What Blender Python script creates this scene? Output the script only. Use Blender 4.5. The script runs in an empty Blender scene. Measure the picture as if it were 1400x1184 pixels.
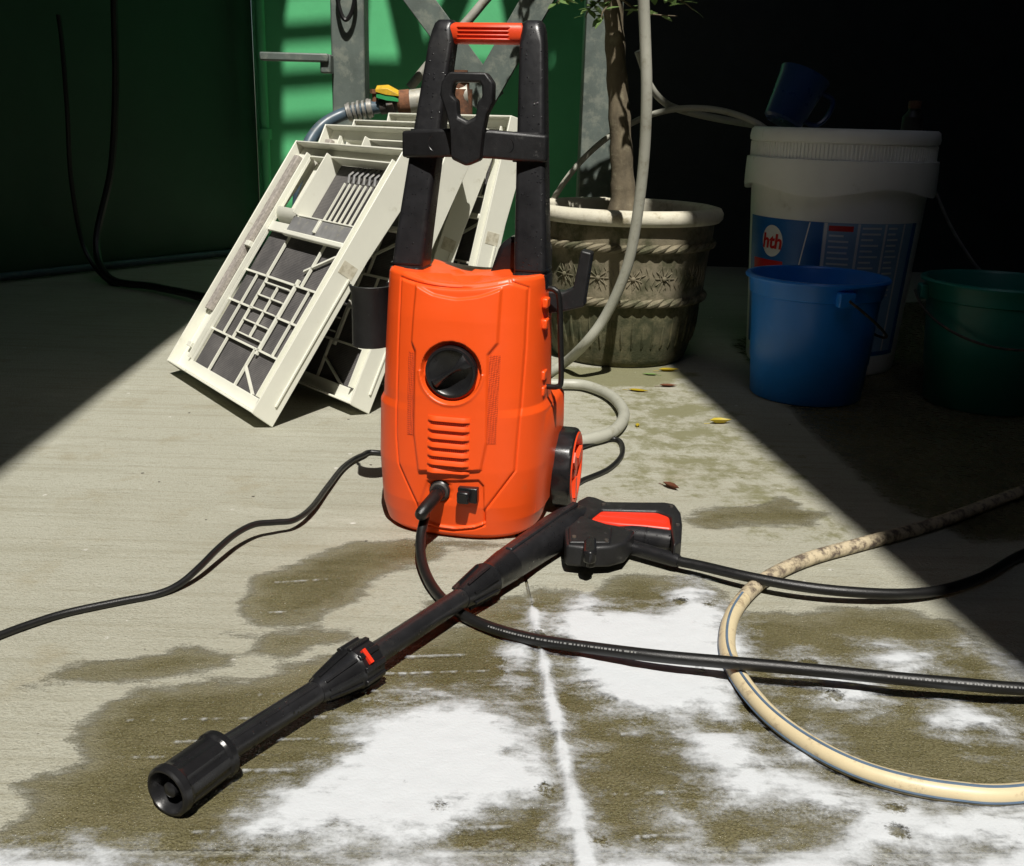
import bpy, bmesh, math, random
import numpy as np
from mathutils import Vector, Matrix

random.seed(7); rng = np.random.default_rng(7)
R = math.radians
scene = bpy.context.scene
col = scene.collection

# ---------------------------------------------------------------- camera, sky, sun, exposure
cam_d = bpy.data.cameras.new('camera'); cam = bpy.data.objects.new('camera', cam_d); col.objects.link(cam)
cam_d.sensor_width = 36.0; cam_d.lens = 36.0; cam_d.clip_start = 0.02; cam_d.clip_end = 400
cam.matrix_world = Matrix.Translation((0, 0, 0.55)) @ Matrix.Rotation(R(90 - 17.0), 4, 'X') @ Matrix.Rotation(R(1.6), 4, 'Z')
scene.camera = cam
SUN_STEP = (-0.075, 0.58)                       # how far the light travels sideways for each metre it drops
world = bpy.data.worlds.new('World'); scene.world = world; world.use_nodes = True
wn = world.node_tree.nodes; wl_ = world.node_tree.links
sky = wn.new('ShaderNodeTexSky'); sky.sky_type = 'NISHITA'; sky.sun_disc = False
sky.sun_elevation = R(59.6); sky.sun_rotation = R(173)
wn['Background'].inputs['Strength'].default_value = 0.088
wl_.new(sky.outputs['Color'], wn['Background'].inputs['Color'])
sun_d = bpy.data.lights.new('sun', 'SUN'); sun_d.energy = 5.0; sun_d.angle = R(0.5); sun_d.color = (1, .96, .89)
sun = bpy.data.objects.new('sun', sun_d); col.objects.link(sun)
sun.rotation_euler = Vector((SUN_STEP[0], SUN_STEP[1], -1)).to_track_quat('-Z', 'Y').to_euler(); sun.location = (.5, -3, 6)
scene.view_settings.view_transform = 'Standard'; scene.view_settings.look = 'None'
scene.view_settings.exposure = 0.16; scene.view_settings.gamma = 1.0; scene.view_settings.use_curve_mapping = False

# ---------------------------------------------------------------- mesh helpers
class MB:
    def __init__(s): s.v = []; s.f = []
    def add(s, v, f):
        o = len(s.v); s.v += [tuple(map(float, p)) for p in v]; s.f += [tuple(i + o for i in q) for q in f]; return s
    def box(s, c, d, rot=None):
        x, y, z = d[0]/2, d[1]/2, d[2]/2
        v = [Vector((a*x, b*y, e*z)) for e in (-1, 1) for a, b in ((-1, -1), (1, -1), (1, 1), (-1, 1))]
        if rot is not None: v = [rot @ p for p in v]
        c = Vector(c)
        return s.add([p + c for p in v], [(3, 2, 1, 0), (4, 5, 6, 7), (0, 1, 5, 4), (1, 2, 6, 5), (2, 3, 7, 6), (3, 0, 4, 7)])
    def bar(s, a, b, w, h, up=(0, 0, 1)):
        a, b = Vector(a), Vector(b); d = (b - a); L = d.length; d.normalize(); u = Vector(up)
        sx = d.cross(u).normalized(); u = sx.cross(d)
        m = Matrix((sx, d, u)).transposed()
        return s.box((a + b)/2, (w, L, h), m)
    def rings(s, rs, c0=True, c1=True):
        n = len(rs[0]); v = [p for r in rs for p in r]; f = []
        for i in range(len(rs) - 1):
            for j in range(n):
                k = (j + 1) % n; f.append((i*n + j, i*n + k, (i+1)*n + k, (i+1)*n + j))
        if c0: f.append(tuple(reversed(range(n))))
        if c1: f.append(tuple(range((len(rs)-1)*n, len(rs)*n)))
        return s.add(v, f)
    def tube(s, P, r, n=10, cap=True, off=None):
        P = [Vector(p) for p in P]; T = []
        for i in range(len(P)):
            a = P[max(i-1, 0)]; b = P[min(i+1, len(P)-1)]; T.append((b - a).normalized())
        u = T[0].cross(Vector((0, 0, 1)))
        if u.length < .1: u = T[0].cross(Vector((0, 1, 0)))
        u.normalize(); rs = []
        for i, p in enumerate(P):
            u = (u - T[i]*u.dot(T[i])).normalized(); w = T[i].cross(u)
            rr = r[i] if hasattr(r, '__len__') else r
            c = p
            if off is not None: c = p + (u*math.cos(off[0]) + w*math.sin(off[0]))*off[1]
            rs.append([c + (u*math.cos(k) + w*math.sin(k))*rr for k in np.linspace(0, 2*math.pi, n, endpoint=False)])
        return s.rings(rs, cap, cap)
    def lathe(s, prof, n=64, c=(0, 0, 0), c0=False, c1=False):
        return s.rings([[(c[0] + r*math.cos(a), c[1] + r*math.sin(a), c[2] + z) for a in np.linspace(0, 2*math.pi, n, endpoint=False)] for r, z in prof], c0, c1)
    def prism(s, poly, z0, z1, ax='z', o=0.0):
        # poly in 2D; ax 'z': (x,y)->z ; 'y': (x,z) extruded along y
        f = (lambda p, t: (p[0], p[1], t)) if ax == 'z' else (lambda p, t: (p[0], t, p[1]))
        n = len(poly); area = sum(poly[i][0]*poly[(i+1) % n][1] - poly[(i+1) % n][0]*poly[i][1] for i in range(n))
        if (area < 0) == (ax == 'z'): poly = poly[::-1]
        return s.rings([[f(p, z0) for p in poly], [f(p, z1) for p in poly]])

def obj(name, mb, mat, parent=None, bevel=0, smooth=38, seg=2, label=None):
    me = bpy.data.meshes.new(name); me.from_pydata(mb.v, [], mb.f); me.update()
    if smooth:
        me.polygons.foreach_set('use_smooth', [True]*len(me.polygons)); me.set_sharp_from_angle(angle=R(smooth))
    me.materials.append(mat)
    o = bpy.data.objects.new(name, me); col.objects.link(o)
    if parent: o.parent = parent
    if bevel:
        b = o.modifiers.new('bevel', 'BEVEL'); b.width = bevel; b.segments = seg; b.limit_method = 'ANGLE'; b.angle_limit = R(35)
    if label: o['label'] = label
    return o
def tag(o, label, cat, group=None, kind=None):
    o['label'] = label; o['category'] = cat
    if group: o['group'] = group
    if kind: o['kind'] = kind
    return o
def thing(name, label, cat, loc=(0, 0, 0), rz=0, group=None):
    o = bpy.data.objects.new(name, None); col.objects.link(o); o.empty_display_size = .05
    o.location = loc; o.rotation_euler = (0, 0, rz); return tag(o, label, cat, group)
def struct(name, mb, mat, parent=None, **k):
    o = obj(name, mb, mat, parent, **k)
    if not parent: o['kind'] = 'structure'
    return o
def copy_tree(o, parent=None):
    c = o.copy(); col.objects.link(c); c.parent = parent
    for ch in list(o.children): copy_tree(ch, c)
    return c
def spline(P, k=8):
    P = [np.array(p, float) for p in P]; P = [2*P[0]-P[1]] + P + [2*P[-1]-P[-2]]; out = []
    for i in range(1, len(P)-2):
        a, b, c, d = P[i-1:i+3]
        for t in np.linspace(0, 1, k, endpoint=False):
            out.append(.5*((2*b) + (c-a)*t + (2*a-5*b+4*c-d)*t*t + (3*b-a-3*c+d)*t**3))
    return [tuple(q) for q in out + [P[-2]]]
def sdf(poly, X, Y):
    """signed distance, positive inside"""
    d = np.full(X.shape, 1e9); ins = np.zeros(X.shape, bool); n = len(poly)
    for i in range(n):
        ax, ay = poly[i]; bx, by = poly[(i+1) % n]; ex, ey = bx-ax, by-ay; L = ex*ex + ey*ey + 1e-12
        t = np.clip(((X-ax)*ex + (Y-ay)*ey)/L, 0, 1); d = np.minimum(d, np.hypot(X-ax-t*ex, Y-ay-t*ey))
        c = ((ay > Y) != (by > Y)) & (X < (bx-ax)*(Y-ay)/(by-ay+1e-12) + ax); ins ^= c
    return np.where(ins, d, -d)
sstep = lambda a, b, x: (lambda t: t*t*(3-2*t))(np.clip((x-a)/(b-a), 0, 1))
def wnoise(X, Y, sc, seed=0, octv=3):
    """cheap value noise, numpy"""
    g = np.random.default_rng(seed); out = np.zeros(X.shape); amp = 1.; tot = 0
    for _ in range(octv):
        T = g.random((64, 64)); x = X*sc; y = Y*sc; xi = np.floor(x).astype(int); yi = np.floor(y).astype(int)
        fx = x-xi; fy = y-yi; fx = fx*fx*(3-2*fx); fy = fy*fy*(3-2*fy); q = lambda a, b: T[a % 64, b % 64]
        out += amp*((q(xi, yi)*(1-fx)+q(xi+1, yi)*fx)*(1-fy) + (q(xi, yi+1)*(1-fx)+q(xi+1, yi+1)*fx)*fy)
        tot += amp; amp *= .5; sc *= 2.1
    return out/tot - .5

# ---------------------------------------------------------------- materials
class NT:
    def __init__(s, name):
        s.m = bpy.data.materials.new(name); s.m.use_nodes = True; s.t = s.m.node_tree; s.b = s.t.nodes['Principled BSDF']
        s.out = s.t.nodes['Material Output']; s.tc = s.t.nodes.new('ShaderNodeTexCoord')
    def n(s, ty, **k):
        x = s.t.nodes.new(ty)
        for a, b in k.items(): setattr(x, a, b)
        return x
    def l(s, a, b): s.t.links.new(a, b)
    def val(s, x, sock):
        if hasattr(x, 'is_linked'): s.l(x, sock)
        else: sock.default_value = x
    def noise(s, sc, det=4, rough=.6, vec=None, stretch=None, obj=True):
        v = vec or s.tc.outputs['Object']
        if stretch:
            mp = s.n('ShaderNodeMapping'); mp.inputs['Scale'].default_value = stretch; s.l(v, mp.inputs['Vector']); v = mp.outputs['Vector']
        x = s.n('ShaderNodeTexNoise'); x.inputs['Scale'].default_value = sc; x.inputs['Detail'].default_value = det; x.inputs['Roughness'].default_value = rough
        s.l(v, x.inputs['Vector']); return x.outputs['Fac']
    def vor(s, sc, feat='F1', vec=None):
        x = s.n('ShaderNodeTexVoronoi', feature=feat); x.inputs['Scale'].default_value = sc; s.l(vec or s.tc.outputs['Object'], x.inputs['Vector']); return x
    def math(s, op, a, b=0.0, c=0.0):
        x = s.n('ShaderNodeMath', operation=op); s.val(a, x.inputs[0]); s.val(b, x.inputs[1]); s.val(c, x.inputs[2]); return x.outputs[0]
    def ramp(s, f, stops):
        x = s.n('ShaderNodeValToRGB'); e = x.color_ramp.elements
        while len(e) < len(stops): e.new(.5)
        for q, (p, c) in zip(e, stops): q.position = p; q.color = (*c, 1) if hasattr(c, '__len__') else (c, c, c, 1)
        s.l(f, x.inputs['Fac']); return x.outputs['Color']
    def step(s, f, a, b):
        x = s.n('ShaderNodeMapRange', interpolation_type='SMOOTHSTEP'); x.inputs['From Min'].default_value = a; x.inputs['From Max'].default_value = b
        s.l(f, x.inputs['Value']); return x.outputs['Result']
    def mix(s, f, a, b, mode='MIX'):
        x = s.n('ShaderNodeMix', data_type='RGBA', blend_type=mode); s.val(f, x.inputs['Factor'])
        for q, i in ((a, 6), (b, 7)):
            if hasattr(q, 'is_linked'): s.l(q, x.inputs[i])
            else: x.inputs[i].default_value = (*q, 1) if len(q) == 3 else q
        return x.outputs[2]
    def attr(s, name):
        x = s.n('ShaderNodeAttribute', attribute_name=name); return x.outputs['Fac']
    def bump(s, h, strength=.3, dist=.001, prev=None):
        x = s.n('ShaderNodeBump'); x.inputs['Strength'].default_value = strength; x.inputs['Distance'].default_value = dist
        s.l(h, x.inputs['Height'])
        if prev: s.l(prev, x.inputs['Normal'])
        s.l(x.outputs['Normal'], s.b.inputs['Normal']); return x.outputs['Normal']
    def setp(s, **k):
        for a, b in k.items(): s.val(b if not (isinstance(b, tuple) and len(b) == 3) else (*b, 1), s.b.inputs[a.replace('_', ' ')])
        return s.m
def pmat(name, c, rough=.5, var=.12, sc=14, dirt=None, dirt_amt=.45, dsc=9, bump=.0, bsc=300, metal=0, spec=.5, drops=0, streak=None):
    t = NT(name); f = t.noise(sc, 5, .65, stretch=streak)
    lo = tuple(x*(1-var) for x in c); hi = tuple(min(1, x*(1+var)) for x in c)
    colr = t.ramp(f, [(.3, lo), (.7, hi)])
    if dirt:
        d = t.step(t.noise(dsc, 8, .72), 1-dirt_amt-.08, 1-dirt_amt+.12); colr = t.mix(d, colr, dirt)
    rg = t.math('ADD', t.math('MULTIPLY', t.noise(sc*3, 3), .24), rough-.12)
    if bump: nb = t.bump(t.noise(bsc, 5, .7), bump, .0015)
    if drops:
        v = t.vor(drops); k = t.n('ShaderNodeSeparateColor'); t.l(v.outputs['Color'], k.inputs[0])
        rad = t.math('MULTIPLY', t.step(k.outputs[0], .62, 1.0), .42)
        h = t.math('MAXIMUM', t.math('SUBTRACT', rad, v.outputs['Distance']), 0.0)
        wet = t.step(h, 0.0, .02); rg = t.mix(wet, rg, (.04, .04, .04))
        t.bump(h, .5, .004, nb if bump else None)
    return t.setp(Base_Color=colr, Roughness=rg, Metallic=metal, Specular_IOR_Level=spec)

M = {}
M['orange'] = pmat('orange_plastic', (.85, .088, .010), .40, .05, 6, dirt=(.70, .11, .03), dirt_amt=.32, bump=.06, bsc=600)
M['orange2'] = pmat('orange_grip_plastic', (.78, .062, .012), .45, .05, 20, bump=.1, bsc=400)
M['red'] = pmat('red_trigger_plastic', (.72, .035, .012), .38, .05, 20)
M['black'] = pmat('black_plastic', (.011, .011, .012), .30, .25, 30, bump=.12, bsc=700)
M['blackwet'] = pmat('wet_black_plastic', (.015, .015, .0165), .33, .3, 30, dirt=(.035, .034, .033), dirt_amt=.40, bump=.08, bsc=700, drops=260)
M['blackgrain'] = pmat('dusty_black_plastic', (.013, .013, .014), .45, .3, 40, dirt=(.10, .10, .095), dirt_amt=.33, dsc=60, bump=.2, bsc=500)
M['rubber'] = pmat('black_rubber', (.009, .009, .009), .36, .2, 60, dirt=(.045, .042, .035), dirt_amt=.27, dsc=40, bump=.25, bsc=900)
M['cream'] = pmat('cream_plastic', (.74, .74, .645), .42, .04, 10, dirt=(.40, .37, .25), dirt_amt=.33, dsc=14, bump=.06, bsc=500)
M['foamstrip'] = pmat('grey_foam_strip', (.33, .30, .27), .95, .35, 120, bump=.8, bsc=400)
M['greydirt'] = pmat('grey_plastic', (.20, .20, .20), .6, .2, 30, dirt=(.32, .31, .25), dirt_amt=.4, dsc=40)
M['shaded_green'] = pmat('shaded_green_wall', (.016, .062, .030), .6, .1, 3, dirt=(.012, .04, .02), dirt_amt=.33, dsc=4, bump=.25, bsc=60)  # green wall paint darkened so its colour carries the deep shade
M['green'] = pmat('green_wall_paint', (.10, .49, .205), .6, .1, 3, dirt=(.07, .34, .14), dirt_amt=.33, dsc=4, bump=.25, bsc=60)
M['steel'] = pmat('weathered_grey_green_paint', (.115, .14, .125), .5, .2, 12, dirt=(.20, .22, .185), dirt_amt=.45, dsc=25, bump=.3, bsc=120)
M['shadegrey'] = pmat('shade_wall_grey', (.03, .035, .033), .5, .2, 12, dirt=(.05, .055, .05), dirt_amt=.35, dsc=25, bump=.2, bsc=120)  # dark tone for the added walls that deepen the shade
M['roof'] = pmat('roof_sheet', (.035, .033, .03), .7, .1, 5)
M['greyhose'] = pmat('grey_hose', (.37, .37, .31), .5, .08, 12, dirt=(.25, .24, .18), dirt_amt=.4, dsc=30)
M['creamhose'] = pmat('cream_hose', (.62, .52, .33), .42, .1, 20, dirt=(.20, .14, .09), dirt_amt=.40, dsc=40)
M['mudhose'] = pmat('muddy_cream_hose', (.52, .44, .30), .45, .1, 20, dirt=(.10, .075, .06), dirt_amt=.50, dsc=60)
M['bluestripe'] = pmat('blue_grey_stripe', (.10, .15, .22), .4, .2, 30)
M['bluehose'] = pmat('blue_hose', (.065, .10, .13), .4, .2, 14, dirt=(.16, .15, .13), dirt_amt=.4, dsc=30)
M['galv'] = pmat('galvanised_steel', (.42, .41, .36), .45, .15, 20, dirt=(.30, .26, .17), dirt_amt=.45, dsc=25, metal=.2)
M['rust'] = pmat('rusty_iron', (.20, .085, .04), .85, .3, 40, dirt=(.10, .05, .03), dirt_amt=.5, dsc=30, bump=.8, bsc=150)
M['iron'] = pmat('dark_iron', (.05, .045, .04), .6, .3, 40, dirt=(.14, .09, .06), dirt_amt=.42, dsc=40, bump=.4, bsc=200)
M['yellow'] = pmat('yellow_paint', (.72, .47, .02), .45, .1, 40)
M['leverg'] = pmat('green_lever_paint', (.03, .30, .10), .45, .1, 40)
M['clamp'] = pmat('wire_clamp', (.38, .37, .34), .4, .2, 60, metal=.5)
M['pot'] = pmat('weathered_stoneware', (.225, .195, .13), .88, .28, 9, dirt=(.075, .075, .038), dirt_amt=.50, dsc=11, bump=.6, bsc=110)
M['yellow'] = pmat('yellow_paint', (.60, .37, .02), .5, .2, 40, dirt=(.3, .2, .05), dirt_amt=.4, dsc=60)
M['potmoss'] = pmat('mossy_stoneware', (.125, .115, .062), .92, .3, 14, dirt=(.045, .05, .022), dirt_amt=.52, dsc=16, bump=.9, bsc=130)
M['potrim'] = pmat('limewashed_rim', (.58, .55, .44), .8, .12, 14, dirt=(.33, .29, .19), dirt_amt=.42, dsc=18, bump=.5, bsc=120)
M['soil'] = pmat('dark_soil', (.05, .04, .028), .95, .4, 40, bump=1, bsc=60)
M['bark'] = pmat('grey_brown_bark', (.145, .118, .075), .9, .35, 30, dirt=(.26, .23, .15), dirt_amt=.40, dsc=30, bump=1.0, bsc=90, streak=(1, 1, .35))
M['white'] = pmat('white_pail_plastic', (.86, .87, .84), .42, .05, 8, dirt=(.52, .50, .42), dirt_amt=.33, dsc=10)
M['labelblue'] = pmat('label_blue', (.012, .13, .42), .4, .08, 8)
M['labelpale'] = pmat('label_pale_blue', (.26, .42, .60), .4, .08, 12)
M['labelwhite'] = pmat('label_white', (.75, .77, .78), .4, .04, 12)
M['labelred'] = pmat('label_red', (.55, .02, .02), .4, .05, 12)
M['labelink'] = pmat('label_ink', (.03, .08, .22), .5, .05, 12)
M['bluebucket'] = pmat('blue_bucket_plastic', (.012, .21, .74), .36, .08, 8, dirt=(.06, .27, .74), dirt_amt=.36, dsc=12)
M['greenbucket'] = pmat('green_bucket_plastic', (.012, .20, .16), .38, .08, 8, dirt=(.03, .2, .15), dirt_amt=.36, dsc=12)
M['navy'] = pmat('navy_plastic', (.010, .035, .12), .3, .1, 10)
M['darkbrown'] = pmat('dark_bottle', (.03, .025, .02), .4, .1, 10)

def mesh_weave():
    t = NT('fine_filter_weave'); w = []
    for d in ('X', 'Y'):
        x = t.n('ShaderNodeTexWave', bands_direction=d); x.inputs['Scale'].default_value = 95; x.inputs['Distortion'].default_value = .6
        x.inputs['Detail Scale'].default_value = .4; t.l(t.tc.outputs['Object'], x.inputs['Vector']); w.append(x.outputs['Fac'])
    m = t.math('MAXIMUM', w[0], w[1]); n = t.noise(9, 6, .7)
    colr = t.mix(t.step(n, .35, .75), t.ramp(m, [(.2, (.025, .024, .026)), (.9, (.085, .08, .08))]), t.ramp(m, [(.2, (.06, .057, .055)), (.9, (.16, .15, .145))]))
    t.bump(m, .5, .001)
    return t.setp(Base_Color=colr, Roughness=.85)
M['mesh'] = mesh_weave()

def leafmat(name, a, b):
    t = NT(name); oi = t.n('ShaderNodeObjectInfo'); f = t.math('ADD', t.math('MULTIPLY', oi.outputs['Random'], .5), t.math('MULTIPLY', t.noise(30, 3), .5))
    tr = t.n('ShaderNodeBsdfTranslucent'); c = t.ramp(f, [(.25, a), (.75, b)]); t.l(c, tr.inputs['Color'])
    t.setp(Base_Color=c, Roughness=.45); ms = t.n('ShaderNodeMixShader'); ms.inputs[0].default_value = .3
    t.l(t.b.outputs[0], ms.inputs[1]); t.l(tr.outputs[0], ms.inputs[2]); t.l(ms.outputs[0], t.out.inputs['Surface']); return t.m
M['leaf'] = leafmat('green_leaf', (.07, .15, .04), (.20, .30, .10))
M['leafy'] = leafmat('yellow_leaf', (.45, .33, .02), (.62, .50, .05))
M['leafb'] = leafmat('brown_leaf', (.16, .06, .03), (.26, .10, .05))

def concrete():
    t = NT('broomed_concrete'); o = t.tc.outputs['Object']
    big = t.noise(1.6, 6, .65); med = t.noise(9, 7, .7); fine = t.noise(160, 5, .75)
    line = t.noise(1, 5, .6, stretch=(2.2, 60, 1)); line2 = t.noise(1, 4, .7, stretch=(16, 210, 1)); grit = t.vor(330).outputs['Distance']
    vs = t.vor(26); vk = t.n('ShaderNodeSeparateColor'); t.l(vs.outputs['Color'], vk.inputs[0])
    fleck = t.math('MULTIPLY', t.step(vk.outputs[0], .80, .82), t.step(t.math('ADD', vs.outputs['Distance'], t.math('MULTIPLY', t.math('SUBTRACT', t.noise(240, 3), .5), .10)), .075, .055)); chip = t.math('MULTIPLY', t.step(vk.outputs[1], .86, .88), t.step(t.math('ADD', vs.outputs['Distance'], t.math('MULTIPLY', t.math('SUBTRACT', t.noise(200, 3), .5), .2)), .11, .06))
    grain = t.noise(420, 4, .8)
    c = t.ramp(big, [(.25, (.322, .318, .252)), (.5, (.397, .392, .320)), (.75, (.437, .437, .365))])
    c = t.mix(t.step(med, .52, .75), c, (.34, .315, .23)); 
    c = t.mix(t.math('MULTIPLY', t.step(line, .48, .64), .34), c, (.265, .25, .18))
    c = t.mix(t.math('MULTIPLY', t.step(line2, .59, .67), .60), c, (.19, .175, .12))
    c = t.mix(t.math('MULTIPLY', t.step(t.noise(5, 8, .75), .60, .70), .45), c, (.56, .54, .47))
    c = t.mix(t.math('MULTIPLY', t.step(fine, .48, .66), .42), c, (.25, .235, .17)); c = t.mix(t.math('MULTIPLY', t.step(grain, .50, .68), .45), c, (.24, .225, .16)); c = t.mix(t.math('MULTIPLY', t.step(grain, .46, .30), .35), c, (.55, .54, .46))
    c = t.mix(t.math('MULTIPLY', t.step(t.noise(3.3, 9, .72, stretch=(.6, 1.5, 1)), .57, .72), .55), c, (.53, .525, .45)); c = t.mix(fleck, c, (.06, .05, .04)); c = t.mix(t.math('MULTIPLY', chip, .8), c, (.66, .65, .60))
    # old moss and grime (stains with a shape of their own)
    moss = t.attr('moss'); mo = t.step(t.math('ADD', moss, t.math('MULTIPLY', t.math('SUBTRACT', t.noise(22, 8, .75), .5), .16)), -.01, .02)
    c = t.mix(t.math('MULTIPLY', mo, .8), c, (.17, .165, .075))
    # water soaked into the slab, plus shade painted in as damp by the buckets
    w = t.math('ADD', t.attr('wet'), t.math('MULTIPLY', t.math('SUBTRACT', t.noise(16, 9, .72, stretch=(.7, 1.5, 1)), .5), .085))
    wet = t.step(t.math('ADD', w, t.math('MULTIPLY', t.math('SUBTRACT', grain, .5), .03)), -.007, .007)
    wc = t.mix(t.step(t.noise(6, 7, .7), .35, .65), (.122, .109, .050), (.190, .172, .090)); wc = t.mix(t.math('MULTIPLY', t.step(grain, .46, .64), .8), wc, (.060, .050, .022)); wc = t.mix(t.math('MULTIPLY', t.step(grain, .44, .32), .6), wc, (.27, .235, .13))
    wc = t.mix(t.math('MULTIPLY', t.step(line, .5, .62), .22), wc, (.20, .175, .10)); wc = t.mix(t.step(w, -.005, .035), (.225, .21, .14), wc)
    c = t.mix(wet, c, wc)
    rg = t.mix(wet, (.9, .9, .9), t.ramp(t.noise(60, 4, .7), [(.38, .09), (.62, .40)]))
    h = t.math('ADD', t.math('MULTIPLY', line, .4), t.math('ADD', t.math('MULTIPLY', line2, .35), t.math('ADD', t.math('MULTIPLY', fine, .6), t.math('ADD', t.math('MULTIPLY', grit, .35), t.math('MULTIPLY', grain, .55)))))
    nb = t.bump(h, .75, .004)
    t.bump(t.math('MULTIPLY', t.math('ADD', t.vor(620).outputs['Distance'], t.noise(900, 2)), wet), .45, .0025, nb)
    return t.setp(Base_Color=c, Roughness=rg, Specular_IOR_Level=t.mix(wet, (.25, .25, .25), (.40, .40, .40)))
M['concrete'] = concrete()
M['dirtgap'] = pmat('joint_dirt', (.11, .10, .06), .9, .3, 40, bump=.8, bsc=90)
def foam_mat():
    t = NT('soap_foam'); a = t.attr('foam')
    n1 = t.math('SUBTRACT', t.noise(30, 9, .70, stretch=(.9, 1.3, 1)), .5); n2 = t.math('SUBTRACT', t.noise(260, 4, .75), .5); n3 = t.math('SUBTRACT', t.noise(1, 4, .6, stretch=(6, 70, 1)), .5)
    s = t.math('ADD', a, t.math('ADD', t.math('MULTIPLY', n1, .10), t.math('ADD', t.math('MULTIPLY', n2, .024), t.math('MULTIPLY', n3, .028))))
    v = t.vor(24); k = t.n('ShaderNodeSeparateColor'); t.l(v.outputs['Color'], k.inputs[0])       # popped holes
    hole = t.math('MULTIPLY', t.step(k.outputs[0], .72, .74), t.step(t.math('ADD', v.outputs['Distance'], t.math('MULTIPLY', n2, .5)), .30, .12))
    s = t.math('SUBTRACT', s, t.math('MULTIPLY', hole, .035))
    n4 = t.noise(11, 7, .68, stretch=(.7, 1.4, 1)); n5 = t.noise(1, 4, .6, stretch=(5, 55, 1))
    thin = t.math('MULTIPLY', t.step(n4, .50, .66), t.math('MULTIPLY_ADD', n5, .8, .1)); s = t.math('SUBTRACT', s, t.math('MULTIPLY', thin, .050))
    thick = t.step(s, -.014, .042); film = t.math('MULTIPLY', t.step(s, -.026, .008), t.math('MULTIPLY', t.math('MULTIPLY_ADD', n2, 1.6, .42), t.step(n4, .36, .60)))
    al = t.math('MINIMUM', t.math('MAXIMUM', thick, t.math('MULTIPLY', film, .75)), .96); t.bump(t.math('ADD', t.noise(300, 5, .7), t.noise(40, 4)), .25, .003)
    t.setp(Base_Color=(.575, .60, .625), Roughness=.6, Specular_IOR_Level=.3)
    tr = t.n('ShaderNodeBsdfTransparent'); ms = t.n('ShaderNodeMixShader'); t.l(al, ms.inputs[0])
    t.l(tr.outputs[0], ms.inputs[1]); t.l(t.b.outputs[0], ms.inputs[2]); t.l(ms.outputs[0], t.out.inputs['Surface']); return t.m
M['foam'] = foam_mat()

# ================================================================ SETTING
XJ = lambda y: .066 - .0835*(y - .66)              # joint between the two slabs
YF = lambda x: .672 + .036*x                       # joint along the front edge
WET_SHADE = [[(-0.3925,0.6064),(-0.4026,0.6689),(-0.3811,0.726),(-0.4025,0.7408),(-0.3708,0.7755),(-0.3968,0.8289),(-0.3696,0.877),(-0.3645,0.903),(-0.2663,0.9138),(-0.1939,0.9618),(-0.1054,1.0015),(-0.0373,1.0532),(-0.0861,1.0574),(-0.093,1.1191),(-0.0286,1.0903),(0.0324,1.1534),(0.1031,1.1315),(0.1444,1.1926),(0.246,1.1884),(0.2746,1.1013),(0.3422,1.0941),(0.4275,1.1182),(0.5189,1.1048),(0.5312,1.0515),(0.5428,0.8907),(0.4281,0.6379)],
       [(-0.3042,1.0588),(-0.3149,1.1519),(-0.2599,1.2149),(-0.2105,1.2611),(-0.136,1.2965),(-0.0751,1.283),(-0.0995,1.2189),(-0.1558,1.1772),(-0.1781,1.1237),(-0.1978,1.0837),(-0.2162,1.0461),(-0.2803,1.0301)],
       [(-0.4742,0.9027),(-0.437,0.9334),(-0.3891,0.9464),(-0.3535,0.9778),(-0.3293,0.9807),(-0.2796,0.9647),(-0.2911,0.9503),(-0.3417,0.9182),(-0.3967,0.9068)],
       [(-0.2748,0.9822),(-0.261,1.0175),(-0.2181,1.0217),(-0.2066,0.9958),(-0.227,0.9723),(-0.2578,0.9706)], [(-0.2075,1.0089),(-0.1802,1.0188),(-0.1719,1.0076),(-0.1924,0.9966)], [(-0.3116,1.0129),(-0.277,1.0234),(-0.2733,1.0084)],
       [(0.2477,1.3866),(0.288,1.4365),(0.4027,1.4575),(0.4807,1.4392),(0.4419,1.3897),(0.2762,1.3663)], [(0.1425,1.3987),(0.1905,1.4472),(0.2287,1.444),(0.2477,1.3866),(0.1928,1.3712)],
       [(-0.1337,1.2739),(-0.0948,1.2816),(0.0042,1.2786),(-0.0541,1.2598)], [(0.3523,1.4294),(0.4235,1.497),(0.4383,1.4664),(0.3968,1.4328)], [(0.5728,2.6602),(0.5694,1.8163),(0.5876,1.478),(0.6529,1.3397),(0.7919,1.3496),(1.5606,1.9092),(2.1372,3.7707),(0.9276,3.2696)]]  # last polygon is painted shade: darkens the floor around the buckets
MOSS = [[(0.0729,2.3467),(0.3523,2.3807),(0.4348,2.3025),(0.3162,2.1677),(0.0919,2.1426)], [(0.2633,1.9852),(0.3601,2.0398),(0.4284,2.0022),(0.343,1.9298),(0.2704,1.9225)], [(0.2457,1.8318),(0.3635,1.8816),(0.423,1.83),(0.3189,1.7749)], [(0.2511,1.6605),(0.3003,1.6969),(0.3374,1.6681),(0.2832,1.6249)],
        [(0.289,1.6639),(0.3471,1.7093),(0.3639,1.6626),(0.3205,1.6281)], [(0.2214,1.6196),(0.2668,1.6386),(0.2554,1.6002)], [(0.1171,1.5118),(0.1894,1.5448),(0.1968,1.5049)]]
MOTTLE = [(0.0615,2.204),(0.4436,2.3543),(0.5599,1.6486),(0.5391,1.2813),(0.2934,1.2408),(0.264,1.4226),(0.1129,1.4411),(0.093,1.7716)]
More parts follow.
